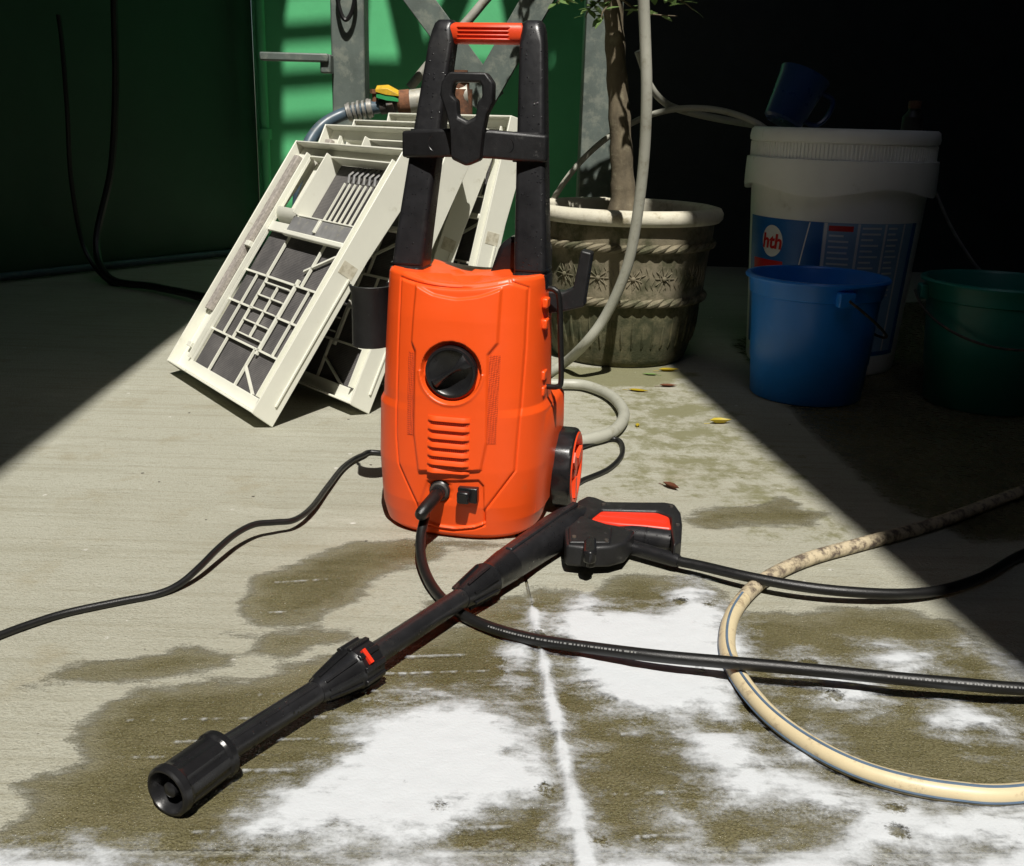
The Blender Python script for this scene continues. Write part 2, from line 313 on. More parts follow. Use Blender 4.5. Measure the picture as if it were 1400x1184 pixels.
def slab(name, X, Y):
    ny, nx = X.shape
    Z = .0012*wnoise(X, Y, 4, 3) + .0006*wnoise(X, Y, 17, 5)
    edge = np.minimum(np.abs(X - XJ(Y)), np.abs(Y - YF(X))); Z -= .003*np.exp(-(edge/.004)**2)
    v = np.stack([X, Y, Z], -1).reshape(-1, 3); f = []
    idx = np.arange(ny*nx).reshape(ny, nx)
    f = np.stack([idx[:-1, :-1], idx[:-1, 1:], idx[1:, 1:], idx[1:, :-1]], -1).reshape(-1, 4)
    mb = MB(); mb.v = [tuple(q) for q in v]; mb.f = [tuple(q) for q in f]
    rim = list(idx[0, :]) + list(idx[1:, -1]) + list(idx[-1, -2::-1]) + list(idx[-2:0:-1, 0]); n0 = len(mb.v)
    mb.v += [(mb.v[i][0], mb.v[i][1], -.03) for i in rim]; m = len(rim)
    mb.f += [(rim[(k+1) % m], rim[k], n0+k, n0+(k+1) % m) for k in range(m)]
    o = obj(name, mb, M['concrete'], ground, smooth=50)
    w = np.max([sdf(p, X, Y) for p in WET_SHADE], 0); ms = np.maximum(np.max([sdf(p, X, Y) for p in MOSS], 0), np.where(sdf(MOTTLE, X, Y) > 0, .006 - .05*np.exp(-sdf(MOTTLE, X, Y)/.05), -1))
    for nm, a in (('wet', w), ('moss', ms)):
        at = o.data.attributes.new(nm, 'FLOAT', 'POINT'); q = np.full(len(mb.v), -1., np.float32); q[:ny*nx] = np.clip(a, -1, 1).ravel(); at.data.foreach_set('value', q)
    return o
gm = MB().add([(-60, -60, -.006), (60, -60, -.006), (60, 60, -.006), (-60, 60, -.006)], [(0, 1, 2, 3)])
ground = struct('ground', gm, M['dirtgap'])
ys = np.concatenate([np.arange(0, 1.0, .009), np.arange(1.0, 2.0, .014), np.arange(2.0, 4.3, .04), [4.3]])
s_ = np.linspace(0, 1, 170)
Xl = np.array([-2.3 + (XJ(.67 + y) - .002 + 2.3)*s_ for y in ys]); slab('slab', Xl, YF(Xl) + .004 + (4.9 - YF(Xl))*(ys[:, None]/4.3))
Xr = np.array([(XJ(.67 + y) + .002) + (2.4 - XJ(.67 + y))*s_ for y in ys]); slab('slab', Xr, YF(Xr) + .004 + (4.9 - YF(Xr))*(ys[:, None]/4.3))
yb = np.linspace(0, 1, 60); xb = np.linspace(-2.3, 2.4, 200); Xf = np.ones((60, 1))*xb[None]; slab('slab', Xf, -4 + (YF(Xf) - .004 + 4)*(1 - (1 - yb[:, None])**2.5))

def wall(name, a, b, h, th, mat, label=None, z0=-.02):
    a, b = Vector((*a, 0)), Vector((*b, 0)); d = (b - a).normalized(); nrm = Vector((-d.y, d.x, 0))
    p = [a, b, b + nrm*th, a + nrm*th]; mb = MB().rings([[(q.x, q.y, z0) for q in p], [(q.x, q.y, h) for q in p]])
    o = obj(name, mb, mat, smooth=0)
    if label: tag(o, label, 'wall')
    else: o['kind'] = 'structure'
    return o
WA, WB = (-1.690, 3.330), (-1.052, 4.250)
dW = (Vector(WB) - Vector(WA)).normalized(); WA0 = Vector(WB) - dW*5.0
wall('wall', (WA0.x, WA0.y), WB, 4.5, .15, M['shaded_green'], 'green painted wall in deep shade with black hoses hanging on it')
wall('shade_backdrop', (.245, 4.20), (3.0, 4.20), 4.5, .15, M['shadegrey'], 'dark grey backdrop wall added behind the white pail to hold the deep shade')  # shade of the back wall put into this added wall's dark colour
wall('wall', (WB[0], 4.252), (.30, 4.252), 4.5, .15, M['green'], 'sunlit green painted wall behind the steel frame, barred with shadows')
wall('light_blocker_wall', (2.6, 4.25), (2.6, -5), 4.5, .15, M['shadegrey'])  # these three unseen walls are added to block sky light from the shade
wall('light_blocker_wall', (3, -5), (-4.5, -5), 4.5, .15, M['shadegrey'])
wall('light_blocker_wall', (-4.2, -5), (WA0.x, WA0.y), 4.5, .15, M['shadegrey'])
# two roofs with the sunny gap between them, above the frame
HR = 4.4
def roof(pts):
    mb = MB(); p = [(x, y) for x, y in pts]; mb.prism(p, HR, HR + .06); return struct('roof', mb, M['roof'], smooth=0)
sh = (-HR*SUN_STEP[0], -HR*SUN_STEP[1])
eL = lambda y: -.794 - .062*(y - 1.497); eR = lambda y: .361 - .130*(y - 2.382)
roof([(-4.6, -5.35), (2.8, -5.35), (2.8, -5.201), (-4.6, -5.201)])
for y0, y1 in ((-5.2, -2.15), (2.78, 4.24)):                        # added covers close both ends of the gap to cut sky light
    roof([(eL(y0 - sh[1]) + sh[0] + .001, y0), (eR(y0 - sh[1]) + sh[0] - .001, y0), (eR(y1 - sh[1]) + sh[0] - .001, y1), (eL(y1 - sh[1]) + sh[0] + .001, y1)])
roof([(-4.6, -5.2), (eL(-5.2 - sh[1]) + sh[0], -5.2), (eL(4.24 - sh[1]) + sh[0], 4.24), (-4.6, 4.24)])
roof([(2.8, -5.2), (2.8, 4.24), (eR(4.24 - sh[1]) + sh[0] , 4.24), (eR(-5.2 - sh[1]) + sh[0], -5.2)])

# drain pipe in the corner, low pipe along the wall, hoses hanging on the shaded wall
dp = thing('drain_pipe', 'thin green vertical pipe in the corner of the green walls', 'pipe', (-1.005, 4.19, 0))
obj('pipe', MB().tube([(0, 0, 0), (0, 0, 2.55)], .018, 14), M['green'], dp)
for z in (.47, 1.2): obj('clip', MB().lathe([(.0185, z-.02), (.027, z-.02), (.027, z+.02), (.0185, z+.02)], 14), M['green'], dp)
def onwall(t, z, off=.03):      # point on the shaded wall, t metres from the corner
    p = Vector(WB) - dW*t; nr = Vector((dW.y, -dW.x)); return (p.x + nr.x*off, p.y + nr.y*off, z)
tag(obj('floor_pipe', MB().tube([onwall(.05, .018), onwall(.6, .02), onwall(1.4, .02), onwall(2.2, .02)], .012, 10), M['bluehose']), 'thin grey blue pipe along the foot of the shaded green wall', 'pipe')
tag(obj('hanging_hose', MB().tube(spline([(-1.4528,3.43,0.8263),(-1.4501,3.43,0.7407),(-1.4496,3.42,0.5429),(-1.4581,3.42,0.3151),(-1.4233,3.4,0.0937),(-1.2808,3.3,-0.0078),(-1.0824,3.2,-0.0095),(-0.875,3,0.0142)]), .008, 8), M['rubber']), 'thin black hose hanging from the coil on the shaded wall', 'hose')
tag(obj('hanging_hose', MB().tube(spline([(-1.279,3.5,1.1326),(-1.301,3.5,0.8799),(-1.3192,3.5,0.6152),(-1.3481,3.48,0.3617),(-1.386,3.4,0.1306),(-1.3134,3.3,0.0269),(-1.1378,3.2,0.019),(-0.8901,2.98,0.0258)]), .012, 8), M['rubber']), 'thick black hose hanging down the shaded wall onto the floor', 'hose')
coil = []
for k in range(5*28):
    a = k/28*2*math.pi; rr = .20 + .035*((k/28) % 2.2) ; coil.append(onwall(1.44 + rr*math.cos(a), 1.10 + rr*math.sin(a)*.9, .04 + .012*(k/28)))
tag(obj('hose_coil', MB().tube(coil, .011, 8), M['rubber']), 'coil of black hose hung high on the shaded green wall', 'hose')

# ================================================================ STEEL FRAME
fr = thing('steel_frame', 'weathered grey green steel frame with diagonal braces behind the panels', 'frame', (0, 0, 0))
def angle_iron(name, a, b, w, t=.008, up=(0, -1, 0), mat='steel'):
    mb = MB().bar(a, b, w, t, up)
    A, B = Vector(a), Vector(b); d = (B - A).normalized(); sx = d.cross(Vector(up)).normalized(); u = sx.cross(d)
    o = sx*(w/2 - t/2) - u*(w*.45); mb.bar(A + o, B + o, t, w*.86, up); return obj(name, mb, M[mat], fr, bevel=.002)
obj('post', MB().box((-.490, 3.1, 1.3), (.094, .09, 2.62)), M['steel'], fr, bevel=.004)
obj('post', MB().box((.222, 3.02, 1.3), (.100, .012, 2.62)).box((.176, 3.076, 1.3), (.012, .10, 2.62)), M['steel'], fr, bevel=.002)
angle_iron('brace', (-.42, 3.14, 1.02), (-.08, 3.14, .60), .075)
angle_iron('brace', (-.13, 3.06, .58), (.19, 3.06, 1.14), .082)
angle_iron('brace', (-.42, 3.14, 1.05), (.2, 3.14, 1.75), .075)
angle_iron('brace', (-.44, 3.10, 1.85), (.2, 3.10, 1.12), .09)
angle_iron('brace', (-.44, 3.08, 1.80), (.2, 3.08, 2.5), .09)
angle_iron('brace', (-.44, 3.14, 2.55), (.2, 3.14, 1.85), .09)
angle_iron('cross_rail', (-.46, 3.16, 1.66), (.2, 3.16, 1.66), .09)
angle_iron('cross_rail', (-.46, 3.12, 2.52), (.2, 3.12, 2.52), .09)
# overhead lattice in the gap between the roofs: it throws the barred shadows on the far wall
lt_ = thing('overhead_lattice', 'overhead steel lattice above the yard whose shadows bar the green wall', 'lattice', (0, 0, 0))
def lslat(a, b, w): obj('slat', MB().bar((*a, 4.0), (*b, 4.0), w, .02), M['steel'], lt_)
for k in range(8): lslat((-.95, 1.90 + .102*k), (-.37, 1.93 + .102*k), .036)
lslat((-.84, 1.85), (-.66, 2.75), .055); lslat((-.39, 1.85), (-.39, 2.75), .04)
lslat((-.37, 2.14), (.55, 2.14), .46); lslat((-.36, 2.72), (-.14, 2.30), .10); lslat((-.16, 2.30), (.10, 2.72), .09); lslat((.08, 2.72), (.30, 2.30), .10); lslat((.26, 2.30), (.46, 2.72), .09)  # wide board added to shade the lower wall, diagonals leave lit triangles
tag(obj('conduit', MB().tube(spline([(-0.3424,3.3,0.6353),(-0.258,3.3,0.7342),(-0.1662,3.3,0.8315),(-0.0891,3.3,0.9187),(0.0456,3.3,1.0532)]), .014, 12), M['galv']), 'thin grey conduit slanting behind the washer handle', 'pipe')
tag(obj('rubber_loop', MB().tube(spline([(-0.5093,3.03,0.907),(-0.5124,3.03,0.8607),(-0.5033,3.03,0.8181),(-0.4895,3.03,0.8016),(-0.473,3.03,0.8226),(-0.4642,3.03,0.862),(-0.4654,3.03,0.9081)]), .006, 8), M['rubber']), 'black rubber loop hanging on the front of the steel post', 'loop')
tag(obj('lamp_bracket', MB().box((-.63, 3.02, .700), (.19, .05, .022)).box((-.545, 3.03, .685), (.03, .05, .05)), M['steel'], bevel=.004), 'flat grey bar sticking out sideways from the steel post', 'bracket')

# valve and pipe
vp = thing('water_pipe', 'galvanised water pipe with rusty coupling and yellow green lever valve', 'pipe', (0, 0, 0))
vy = 2.78
A_ = [(-0.4366,2.78,0.564),(-0.3644,2.78,0.5731),(-0.3113,2.78,0.5836),(-0.2886,2.78,0.586),(-0.1941,2.78,0.6011),(-0.1375,2.78,0.608)]
obj('valve_body', MB().tube([A_[1], A_[2]], .020, 16).tube([Vector(A_[1]).lerp(Vector(A_[2]), k) for k in (.3, .35, .65, .7)], [.02, .029, .029, .02], 6), M['iron'], vp)
obj('rusty_coupling', MB().tube([Vector(A_[2]).lerp(Vector(A_[3]), k) for k in (-.3, .0, 1.1, 1.2)], [.027, .033, .033, .027], 16), M['rust'], vp)
obj('pipe', MB().tube(A_[3:6], .031, 20), M['galv'], vp)
tee = [(-0.1609,2.78,0.6679),(-0.1606,2.78,0.6502),(-0.1605,2.78,0.6395),(-0.1603,2.78,0.6217),(-0.1587,2.78,0.4801)]
obj('tee_fitting', MB().tube([tee[0], tee[1]], .022, 12).tube([tee[1], tee[2]], .032, 6).tube([tee[2], tee[3]], .026, 12).tube([tee[3], tee[4]], .034, 14), M['rust'], vp)
obj('standpipe', MB().tube([tee[4], (tee[4][0], tee[4][1], 0)], .024, 14), M['galv'], vp)
obj('stem', MB().tube([(-0.3776,2.78,0.58),(-0.3772,2.78,0.6124)], .008, 8).tube([(-0.3773,2.78,0.6052),(-0.3771,2.78,0.6159)], .014, 6), M['rust'], vp)
lv = [(-0.3725,2.76,0.6155),(-0.3426,2.76,0.6181),(-0.3146,2.76,0.6046),(-0.3127,2.76,0.5993),(-0.3465,2.76,0.602),(-0.3726,2.76,0.6084)]
lever = obj('lever', MB().add([(a[0], a[1]-.012, a[2]) for a in lv] + [(a[0], a[1]+.018, a[2]+.010) for a in lv], [(0, 1, 2, 3, 4, 5), (11, 10, 9, 8, 7, 6)] + [(i, 6+i, 6+(i+1) % 6, (i+1) % 6) for i in range(6)]), M['yellow'], vp, bevel=.001)
obj('lever_underside', MB().add([(a[0]+.002, a[1]-.01, a[2]-.013) for a in lv] + [(a[0]+.002, a[1]+.012, a[2]-.004) for a in lv], [(0, 1, 2, 3, 4, 5), (11, 10, 9, 8, 7, 6)] + [(i, 6+i, 6+(i+1) % 6, (i+1) % 6) for i in range(6)]), M['leverg'], lever)
bh = spline([(-0.3644,2.78,0.5731),(-0.4119,2.78,0.5647),(-0.4596,2.78,0.5525),(-0.5021,2.76,0.5296),(-0.5294,2.74,0.5001),(-0.5473,2.72,0.462),(-0.5623,2.72,0.407),(-0.5817,2.72,0.229)])
bhose = tag(obj('supply_hose', MB().tube(bh, .0165, 14), M['bluehose']), 'stiff blue grey hose clamped to the valve, bending down behind panels', 'hose')
for k in range(7):
    c = Vector(bh[4 + int(k*1.8)]); d = (Vector(bh[5 + int(k*1.8)]) - c).normalized()
    obj('wire_clamp', MB().tube([c - d*.004, c - d*.003, c + d*.003, c + d*.004], [.019, .023 + .002*(k % 2), .023 + .002*(k % 2), .019], 18), M['clamp'], bhose)
obj('wire_end', MB().tube(spline([(-0.4403,2.75,0.5169),(-0.415,2.73,0.4925),(-0.387,2.73,0.4824),(-0.3981,2.74,0.4673)]), .002, 6), M['iron'], bhose)

# ================================================================ GRILLE PANELS
PW, PL, PT = .48, .56, .05
def make_panel():
    t = thing('grille_panel', '', 'grille panel'); h = PT/2; c = M['cream']
    fr_ = MB()
    e = .004
    def bx(u0, u1, v0, v1, w0, w1, mb=None):
        mb = mb or MB(); return mb.box(((u0+u1)/2, (v0+v1)/2, (w0+w1)/2), (u1-u0, v1-v0, w1-w0))
    tr = MB()
    prof = [(-.006, -h), (.05, -h), (PL*.62, -h), (PL-.03, -h-.012), (PL, -h-.002), (PL, h), (0, h), (-.002, h-.01)]   # side outline, fuller at the top
    def side(u0, u1): tr.rings([[(u0, v, w) for v, w in prof], [(u1, v, w) for v, w in prof]])
    side(0, e); side(PW-e, PW)
    bx(e, PW-e, PL-e, PL, -h+.004, h-.0005, tr); bx(e, PW-e, 0, e, -h+.002, h-.0005, tr)
    tray = obj('tray', tr, c, t, bevel=.0012)
    # inner face
    fz0, fz1 = -.004, .003; U0, U1, V0, V1 = .060, .440, .028, .352
    ip = MB(); bx(e, U0, e, PL-e, fz0, fz1, ip); bx(U1, PW-e, e, PL-e, fz0, fz1, ip); bx(U0, U1, e, V0, fz0, fz1, ip); bx(U0, U1, V1, V1+.022, fz0, fz1, ip); bx(U0, U1, PL-.022, PL-e, fz0, fz1, ip)
    obj('inner_frame', ip, c, t, bevel=.001)
    # inner lip that stands up along the frame opening
    il = MB(); bx(U1, U1+.003, .03, PL-.02, fz1, fz1+.014, il); bx(U0-.003, U0, .03, PL-.02, fz1, fz1+.010, il)
    obj('inner_lip', il, c, t, bevel=.0007)
    obj('seal_strip', bx(.008, .032, .14, PL-.03, fz1, fz1+.012), M['foamstrip'], t, bevel=.002)
    obj('filter_mesh', bx(U0-.004, U1+.004, V0-.004, V1+.004, -.012, -.010), M['mesh'], t)
    def gbar(u0, v0, u1, v1, w=.006):
        obj('grid_bar', MB().bar((u0, v0, -.004), (u1, v1, -.004), w*.72, .005), c, t)
    u = lambda a: U0 + a*(U1-U0); v = lambda a: V0 + a*(V1-V0)
    gbar(u(0), v(.25), u(1), v(.25)); gbar(u(0), v(.70), u(1), v(.70)); gbar(u(0), v(.475), u(.33), v(.475)); gbar(u(.66), v(.475), u(1), v(.475))
    gbar(u(.24), v(0), u(.24), v(.25)); gbar(u(.62), v(0), u(.62), v(.25)); gbar(u(.28), v(.70), u(.28), v(1)); gbar(u(.72), v(.70), u(.72), v(1))
    gbar(u(.16), v(.25), u(.16), v(.70), .004); gbar(u(.83), v(.25), u(.83), v(.70), .004)
    gbar(u(.62), v(.13), u(.86), v(0)); gbar(u(.66), v(.80), u(.95), v(.97)); gbar(u(.95), v(.97), u(1), v(.92))
    gbar(u(.30), v(.25), u(.30), v(.70), .005); gbar(u(.66), v(.22), u(.66), v(.74), .012); gbar(u(.48), v(.30), u(.48), v(.66), .004)
    for k in range(5): gbar(u(.30), v(.30+.09*k), u(.62), v(.30+.09*k), .004)
    # vent box in the upper part
    B0, B1, C0, C1 = .175, .440, .395, PL-.022
    vb = MB(); bx(B0-.003, B0, C0, C1, -.020, fz1+.018, vb); bx(B0, B1, C1-.003, C1, -.020, fz1+.006, vb); bx(B1-.003, B1, C0, C1-.003, -.020, fz1, vb)
    bx(B0, B1-.003, C0, C0+.003, -.020, fz1+.004, vb)
    obj('vent_box', vb, c, t, bevel=.0006)
    obj('vent_back', bx(B0, B1-.003, C0+.003, C1-.003, -.0215, -.020), M['mesh'], t)
    for k in range(8): obj('vent_slat', bx(B0+.075+.0225*k, B0+.0775+.0225*k, C0+.003, C1-.046, -.0145, -.0105), c, t)
    for k in range(7): obj('vent_hook', MB().tube([(B0+.085+.022*k, C1-.006, -.018), (B0+.085+.022*k, C1-.03, -.008), (B0+.090+.022*k, C1-.045, -.012)], .003, 6), M['greydirt'], t)
    cb = MB(); bx(U0, B0-.003, C0-.018, C1, -.022, -.020, cb)
    bx(U0, B0-.003, C1-.003, C1, -.020, fz1, cb); obj('compartment', cb, c, t, bevel=.0006)
    arc = [(U0+.002, C0 - .016 + .03*(1-math.cos(a)), -.02 + .03*math.sin(a)) for a in np.linspace(0, 1.5, 8)]
    obj('scoop', MB().add(arc + [(B0-.004, p[1], p[2]) for p in arc], [(i, i+8, i+9, i+1) for i in range(7)]), c, t)
    obj('flap', bx(B0-.01, B1-.004, V1+.006, C0-.003, fz1+.001, fz1+.007), M['greydirt'], t, bevel=.0015)
    fb = obj('flap_edge', bx(B0-.012, B1-.004, V1-.006, V1+.006, fz1, fz1+.012), c, t, bevel=.003)
    obj('catch', bx(.29, .30, V1+.012, V1+.04, fz1+.007, fz1+.012), c, t, bevel=.001)
    obj('catch', bx(.03, .052, .30, .312, fz1+.0005, fz1+.016), c, t, bevel=.001); obj('catch', bx(.03, .052, .05, .062, fz1+.0005, fz1+.014), c, t, bevel=.001)
    obj('tape_patch', bx(PW, PW+.0006, .30, .325, -h+.010, h-.008), M['potrim'], t)
    obj('side_rib', bx(PW, PW+.003, .03, .30, -h+.014, -h+.017), c, t)
    return t
proto = make_panel()
PANELS = [(-.4614, 1.773, 54, 55.5, 'cream grille panel outermost in the leaning stack, filter mesh and vent slats in full view'),
          (-.301, 1.875, 49, 64, 'cream grille panel second in the leaning stack, corner on the floor beside the washer holster'),
          (-.2406, 2.016, 50, 67.5, 'cream grille panel third in the leaning stack, side wall showing between the washer handle tubes'),
          (-.1257, 2.087, 52, 75, 'cream grille panel last and most upright in the leaning stack, under the rusty pipe fitting')]
for i, (bx_, by_, yaw, th, lab) in enumerate(PANELS):
    p = proto if i == 0 else copy_tree(proto)
    yw, th = R(yaw), R(th); e = Vector((math.cos(yw), -math.sin(yw), 0)); n = Vector((math.sin(yw), math.cos(yw), 0)); s = n*math.cos(th) + Vector((0, 0, math.sin(th))); nr = e.cross(s)
    o = Vector((bx_, by_, PT/2*math.cos(th) + .005)) - e*PW - Vector((nr.x, nr.y, 0))*.014
    m = Matrix((e, s, nr)).transposed().to_4x4(); m.translation = o; p.matrix_world = m
    tag(p, lab, 'grille panel', 'grille panels leaning in a stack')

# ================================================================ POT AND TREE
PX, PY = .258, 2.50
pot = thing('flower_pot', 'round weathered stoneware pot with rope bands, flower relief and pale rim', 'pot', (PX, PY, 0))
prof = [(.0, .002), (.155, .002), (.166, .02), (.181, .08), (.190, .14), (.195, .165), (.202, .25), (.207, .285), (.210, .315), (.210, .335)]
pp = [(q[0], q[1]) for q in spline([(r, z, 0) for r, z in prof[1:]], 4)]; cut = next(i for i, q in enumerate(pp) if q[1] > .15)
obj('foot', MB().lathe(pp[:cut+1], 96, c0=True), M['potmoss'], pot); obj('body', MB().lathe(pp[cut:], 96), M['pot'], pot)
obj('rim', MB().lathe([(.208, .330), (.222, .332), (.229, .340), (.230, .352), (.224, .362), (.208, .366), (.196, .364), (.190, .356), (.188, .30)], 96), M['potrim'], pot, smooth=50)
obj('soil', MB().lathe([(.189, .335), (.1, .342), (.001, .346)], 48), M['soil'], pot)
for z, rr in ((.282, .2045), (.158, .192)):          # twisted rope bands
    mb = MB(); n = 44
    for k in range(n):
        a = 2*math.pi*k/n; P = []
        for t in np.linspace(0, 1, 7):
            b = a + (t - .5)*2*math.pi/n*1.9; q = rr + .002 + .005*math.sin(math.pi*t); P.append((q*math.cos(b), q*math.sin(b), z + (t-.5)*.020))
        mb.tube(P, [.001, .004, .0065, .0075, .0065, .004, .001], 7)
    obj('rope_band', mb, M['pot'], pot)
def on_pot(a, z, off=0):
    r = np.interp(z, [p[1] for p in prof[1:]], [p[0] for p in prof[1:]]) + off; return Vector((r*math.cos(a), r*math.sin(a), z))
for k, a in enumerate((-1.95, -1.55, -1.18, -.75, -2.4)):
    mb = MB(); cz = .215
    for j in range(10):
        b = 2*math.pi*j/10 + k*.3; P = [on_pot(a + (q*math.cos(b))/.21, cz + q*math.sin(b), .001) for q in (.007, .014, .021 + .003*math.sin(j*2.3+k), .027 + .004*math.sin(j*1.7+k*2))]
        mb.tube(P, [.0007, .0014, .0016, .0006], 6)
    mb.tube([on_pot(a, cz, -.002), on_pot(a, cz, .004), on_pot(a, cz, .006)], [.006, .005, .002], 10)
    obj('flower_relief', mb, M['pot'], pot)
    mb = MB()
    for j in range(5):
        s0 = (j - 2)*.016; P = [on_pot(a + .16 + s0/.21 + .02*math.sin(q*9 + j)/.2*.2, .19 + .05*q, .0008) for q in np.linspace(0, 1, 6)]
        mb.tube(P, [.0008, .0018, .0014, .002, .0014, .0006], 6)
    obj('leaf_relief', mb, M['pot'], pot)
mb = MB()
for k in range(46):                                    # acanthus ring low on the wall
    a = 2*math.pi*k/46; hgt = .055 + .022*(k % 2)
    mb.tube([on_pot(a + .02*math.sin(q*7)*.3, .05 + hgt*q, .001) for q in np.linspace(0, 1, 5)], [.002, .004, .0035, .0022, .0006], 6)
obj('leaf_ring', mb, M['potmoss'], pot)
LE = lambda L, w: ([(0, 0, 0), (.25*L, w*.42, .01*L), (.55*L, w*.5, .0), (.85*L, w*.22, -.05*L), (L, 0, -.1*L), (.85*L, -w*.22, -.05*L), (.55*L, -w*.5, 0), (.25*L, -w*.42, .01*L), (.3*L, 0, -.02*L), (.65*L, 0, -.025*L)],
                   [(0, 8, 1), (1, 8, 9, 2), (2, 9, 3), (3, 9, 4), (0, 7, 8), (8, 7, 6, 9), (9, 6, 5), (9, 5, 4)])
tree = thing('potted_tree', 'slender grey brown tree with leafy twigs growing from the stoneware pot', 'tree', (PX, PY, .34))
tp = [Vector(p) - Vector((PX, PY, .34)) for p in [(0.2514,2.5,0.3425),(0.2445,2.5,0.4308),(0.23,2.5,0.5629),(0.2142,2.5,0.6908),(0.2006,2.5,0.8148),(0.185,2.5,0.9793),(0.1859,2.5,1.1934),(0.169,2.52,1.4155)]]
tp = spline(tp, 6); nr_ = len(tp); mbt = MB()
mbt.tube(tp, [.029 + .010*math.exp(-i/2.2) - .014*i/nr_ + .0016*math.sin(i*1.7) for i in range(nr_)], 14)
twigs = []; sparse = []
def branch(a, d, L, r):
    d = Vector(d).normalized(); P = [Vector(a)]
    for k in range(6):
        d = (d + Vector((random.uniform(-.22, .22), random.uniform(-.22, .22), random.uniform(-.2, .14)))).normalized(); P.append(P[-1] + d*L/6)
    mbt.tube(P, [r*(1 - k/7.5) for k in range(7)], 7); twigs.append(P); return P
for i in range(34):
    base = Vector(tp[int(nr_*random.uniform(.66, 1)) - 1]); an = random.uniform(0, 6.28)
    P = branch(base, (math.cos(an), math.sin(an), random.uniform(-.1, .8)), random.uniform(.18, .42), .008)
    for j in range(2): branch(P[random.randint(2, 5)], (math.cos(an + random.uniform(-1.3, 1.3)), math.sin(an + random.uniform(-1.3, 1.3)), random.uniform(-.5, .5)), random.uniform(.1, .22), .0035)
low = [("836 -30 2.48", (-.5, -.35, -.1), .13), ("838 -8 2.48", (.9, -.5, .12), .13), ("838 10 2.48", (.9, -.3, .10), .15), ("838 -20 2.48", (-.6, -.5, -.25), .10), ("838 -12 2.48", (.3, -.9, -.02), .14)]
for pt, d, L in zip([[(0.1933,2.48,0.8579)][0], [(0.1932,2.48,0.9174)][0], [(0.194,2.48,0.9026)][0], [(0.1908,2.48,0.8428)][0], [(0.1978,2.48,0.8339)][0]], [q[1] for q in low], [q[2] for q in low]): branch(Vector(pt) - Vector((PX, PY, .34)), d, L, .006)
for pth in ([(0.1891,2.42,0.8416),(0.1671,2.4,0.8065),(0.1416,2.38,0.7833),(0.1329,2.38,0.7655)], [(0.1918,2.42,0.8505),(0.1863,2.38,0.802),(0.1688,2.36,0.7763),(0.1667,2.36,0.7558)], [(0.1998,2.46,0.8257),(0.2333,2.42,0.7955),(0.2737,2.4,0.7783),(0.3316,2.38,0.7736)], [(0.2014,2.46,0.8556),(0.2738,2.4,0.8239),(0.3355,2.38,0.8059),(0.3654,2.38,0.7862)], [(0.1925,2.44,0.8677),(0.1315,2.4,0.8203),(0.0877,2.4,0.8074),(0.0692,2.4,0.7952)]):
    P = [Vector(q) - Vector((PX, PY, .34)) for q in spline(pth, 2)]; mbt.tube(P, [.0035 - .0004*k for k in range(len(P))], 6); twigs.append(P); sparse.append(len(twigs)-1)
obj('trunk', mbt, M['bark'], tree)
lv_, lf_ = [], []
mbl = MB()
for ti, P in enumerate(twigs):
    for k in range(10 if ti in sparse else 11):
        i = random.randint(2, 5); c = P[i].lerp(P[i+1], random.random()); an = random.uniform(0, 6.28)
        d = Vector((math.cos(an), math.sin(an), random.uniform(-.7, .35))).normalized(); sd = d.cross(Vector((random.uniform(-.4, .4), random.uniform(-.4, .4), 1))).normalized(); up = sd.cross(d)
        L = random.uniform(.024, .042); vv, ff = LE(L, L*.48); mbl.add([c + d*q[0] + sd*q[1] + up*q[2] for q in vv], ff)
obj('crown', mbl, M['leaf'], tree, smooth=0)

# ================================================================ HOSES IN THE BACKGROUND
tag(obj('grey_hose', MB().tube(spline([(0.2012,2.08,0.9688),(0.2197,2.09,0.8235),(0.2337,2.1,0.7093),(0.2434,2.1,0.603),(0.2481,2.12,0.4784),(0.2423,2.14,0.3466),(0.2289,2.16,0.2503),(0.195,2.19,0.1505),(0.1521,2.21,0.0806)] + [(0.1102,2.3033,0.013),(0.0639,2.1854,0.013),(0.0517,2.1253,0.013),(0.0907,2.1214,0.0135),(0.1528,2.1158,0.0135),(0.2017,2.0305,0.0135),(0.2147,1.9008,0.0135),(0.1832,1.7814,0.0135),(0.1292,1.7231,0.0135),(0.0833,1.7017,0.0135),(0.0509,1.6866,0.02)], 10), .0112, 16), M['greyhose']), 'smooth pale grey hose standing up in front of the pot and looping behind the washer', 'hose')
ta = tag(obj('thin_hose', MB().tube(spline([(0.0629,2.62,0.2945),(0.0878,2.62,0.3637),(0.138,2.63,0.439),(0.1941,2.64,0.4964),(0.2498,2.64,0.5362),(0.3174,2.62,0.5707),(0.3934,2.6,0.5878),(0.4784,2.58,0.5848),(0.5531,2.55,0.5617),(0.6052,2.52,0.5268)]), .0075, 10), M['greyhose']), 'thin pale hose arching from the pot over to the white pail', 'hose')
tag(obj('thin_hose', MB().tube(spline([(0.272,2.58,0.7129),(0.3068,2.6,0.6408),(0.3437,2.62,0.6037),(0.3893,2.63,0.5846),(0.4858,2.66,0.5667),(0.6095,2.72,0.5523)]), .0085, 10), M['greyhose']), 'short stretch of pale hose hanging beside the tree trunk', 'hose')
tag(obj('dark_cable', MB().tube(spline([(0.9819,2.5,0.4255),(1.0376,2.5,0.3331),(1.1032,2.5,0.2512),(1.1494,2.5,0.2064),(1.2016,2.52,0.1398)]), .004, 8), M['greydirt']), 'thin cable hanging in the dark behind the green bucket', 'cable')

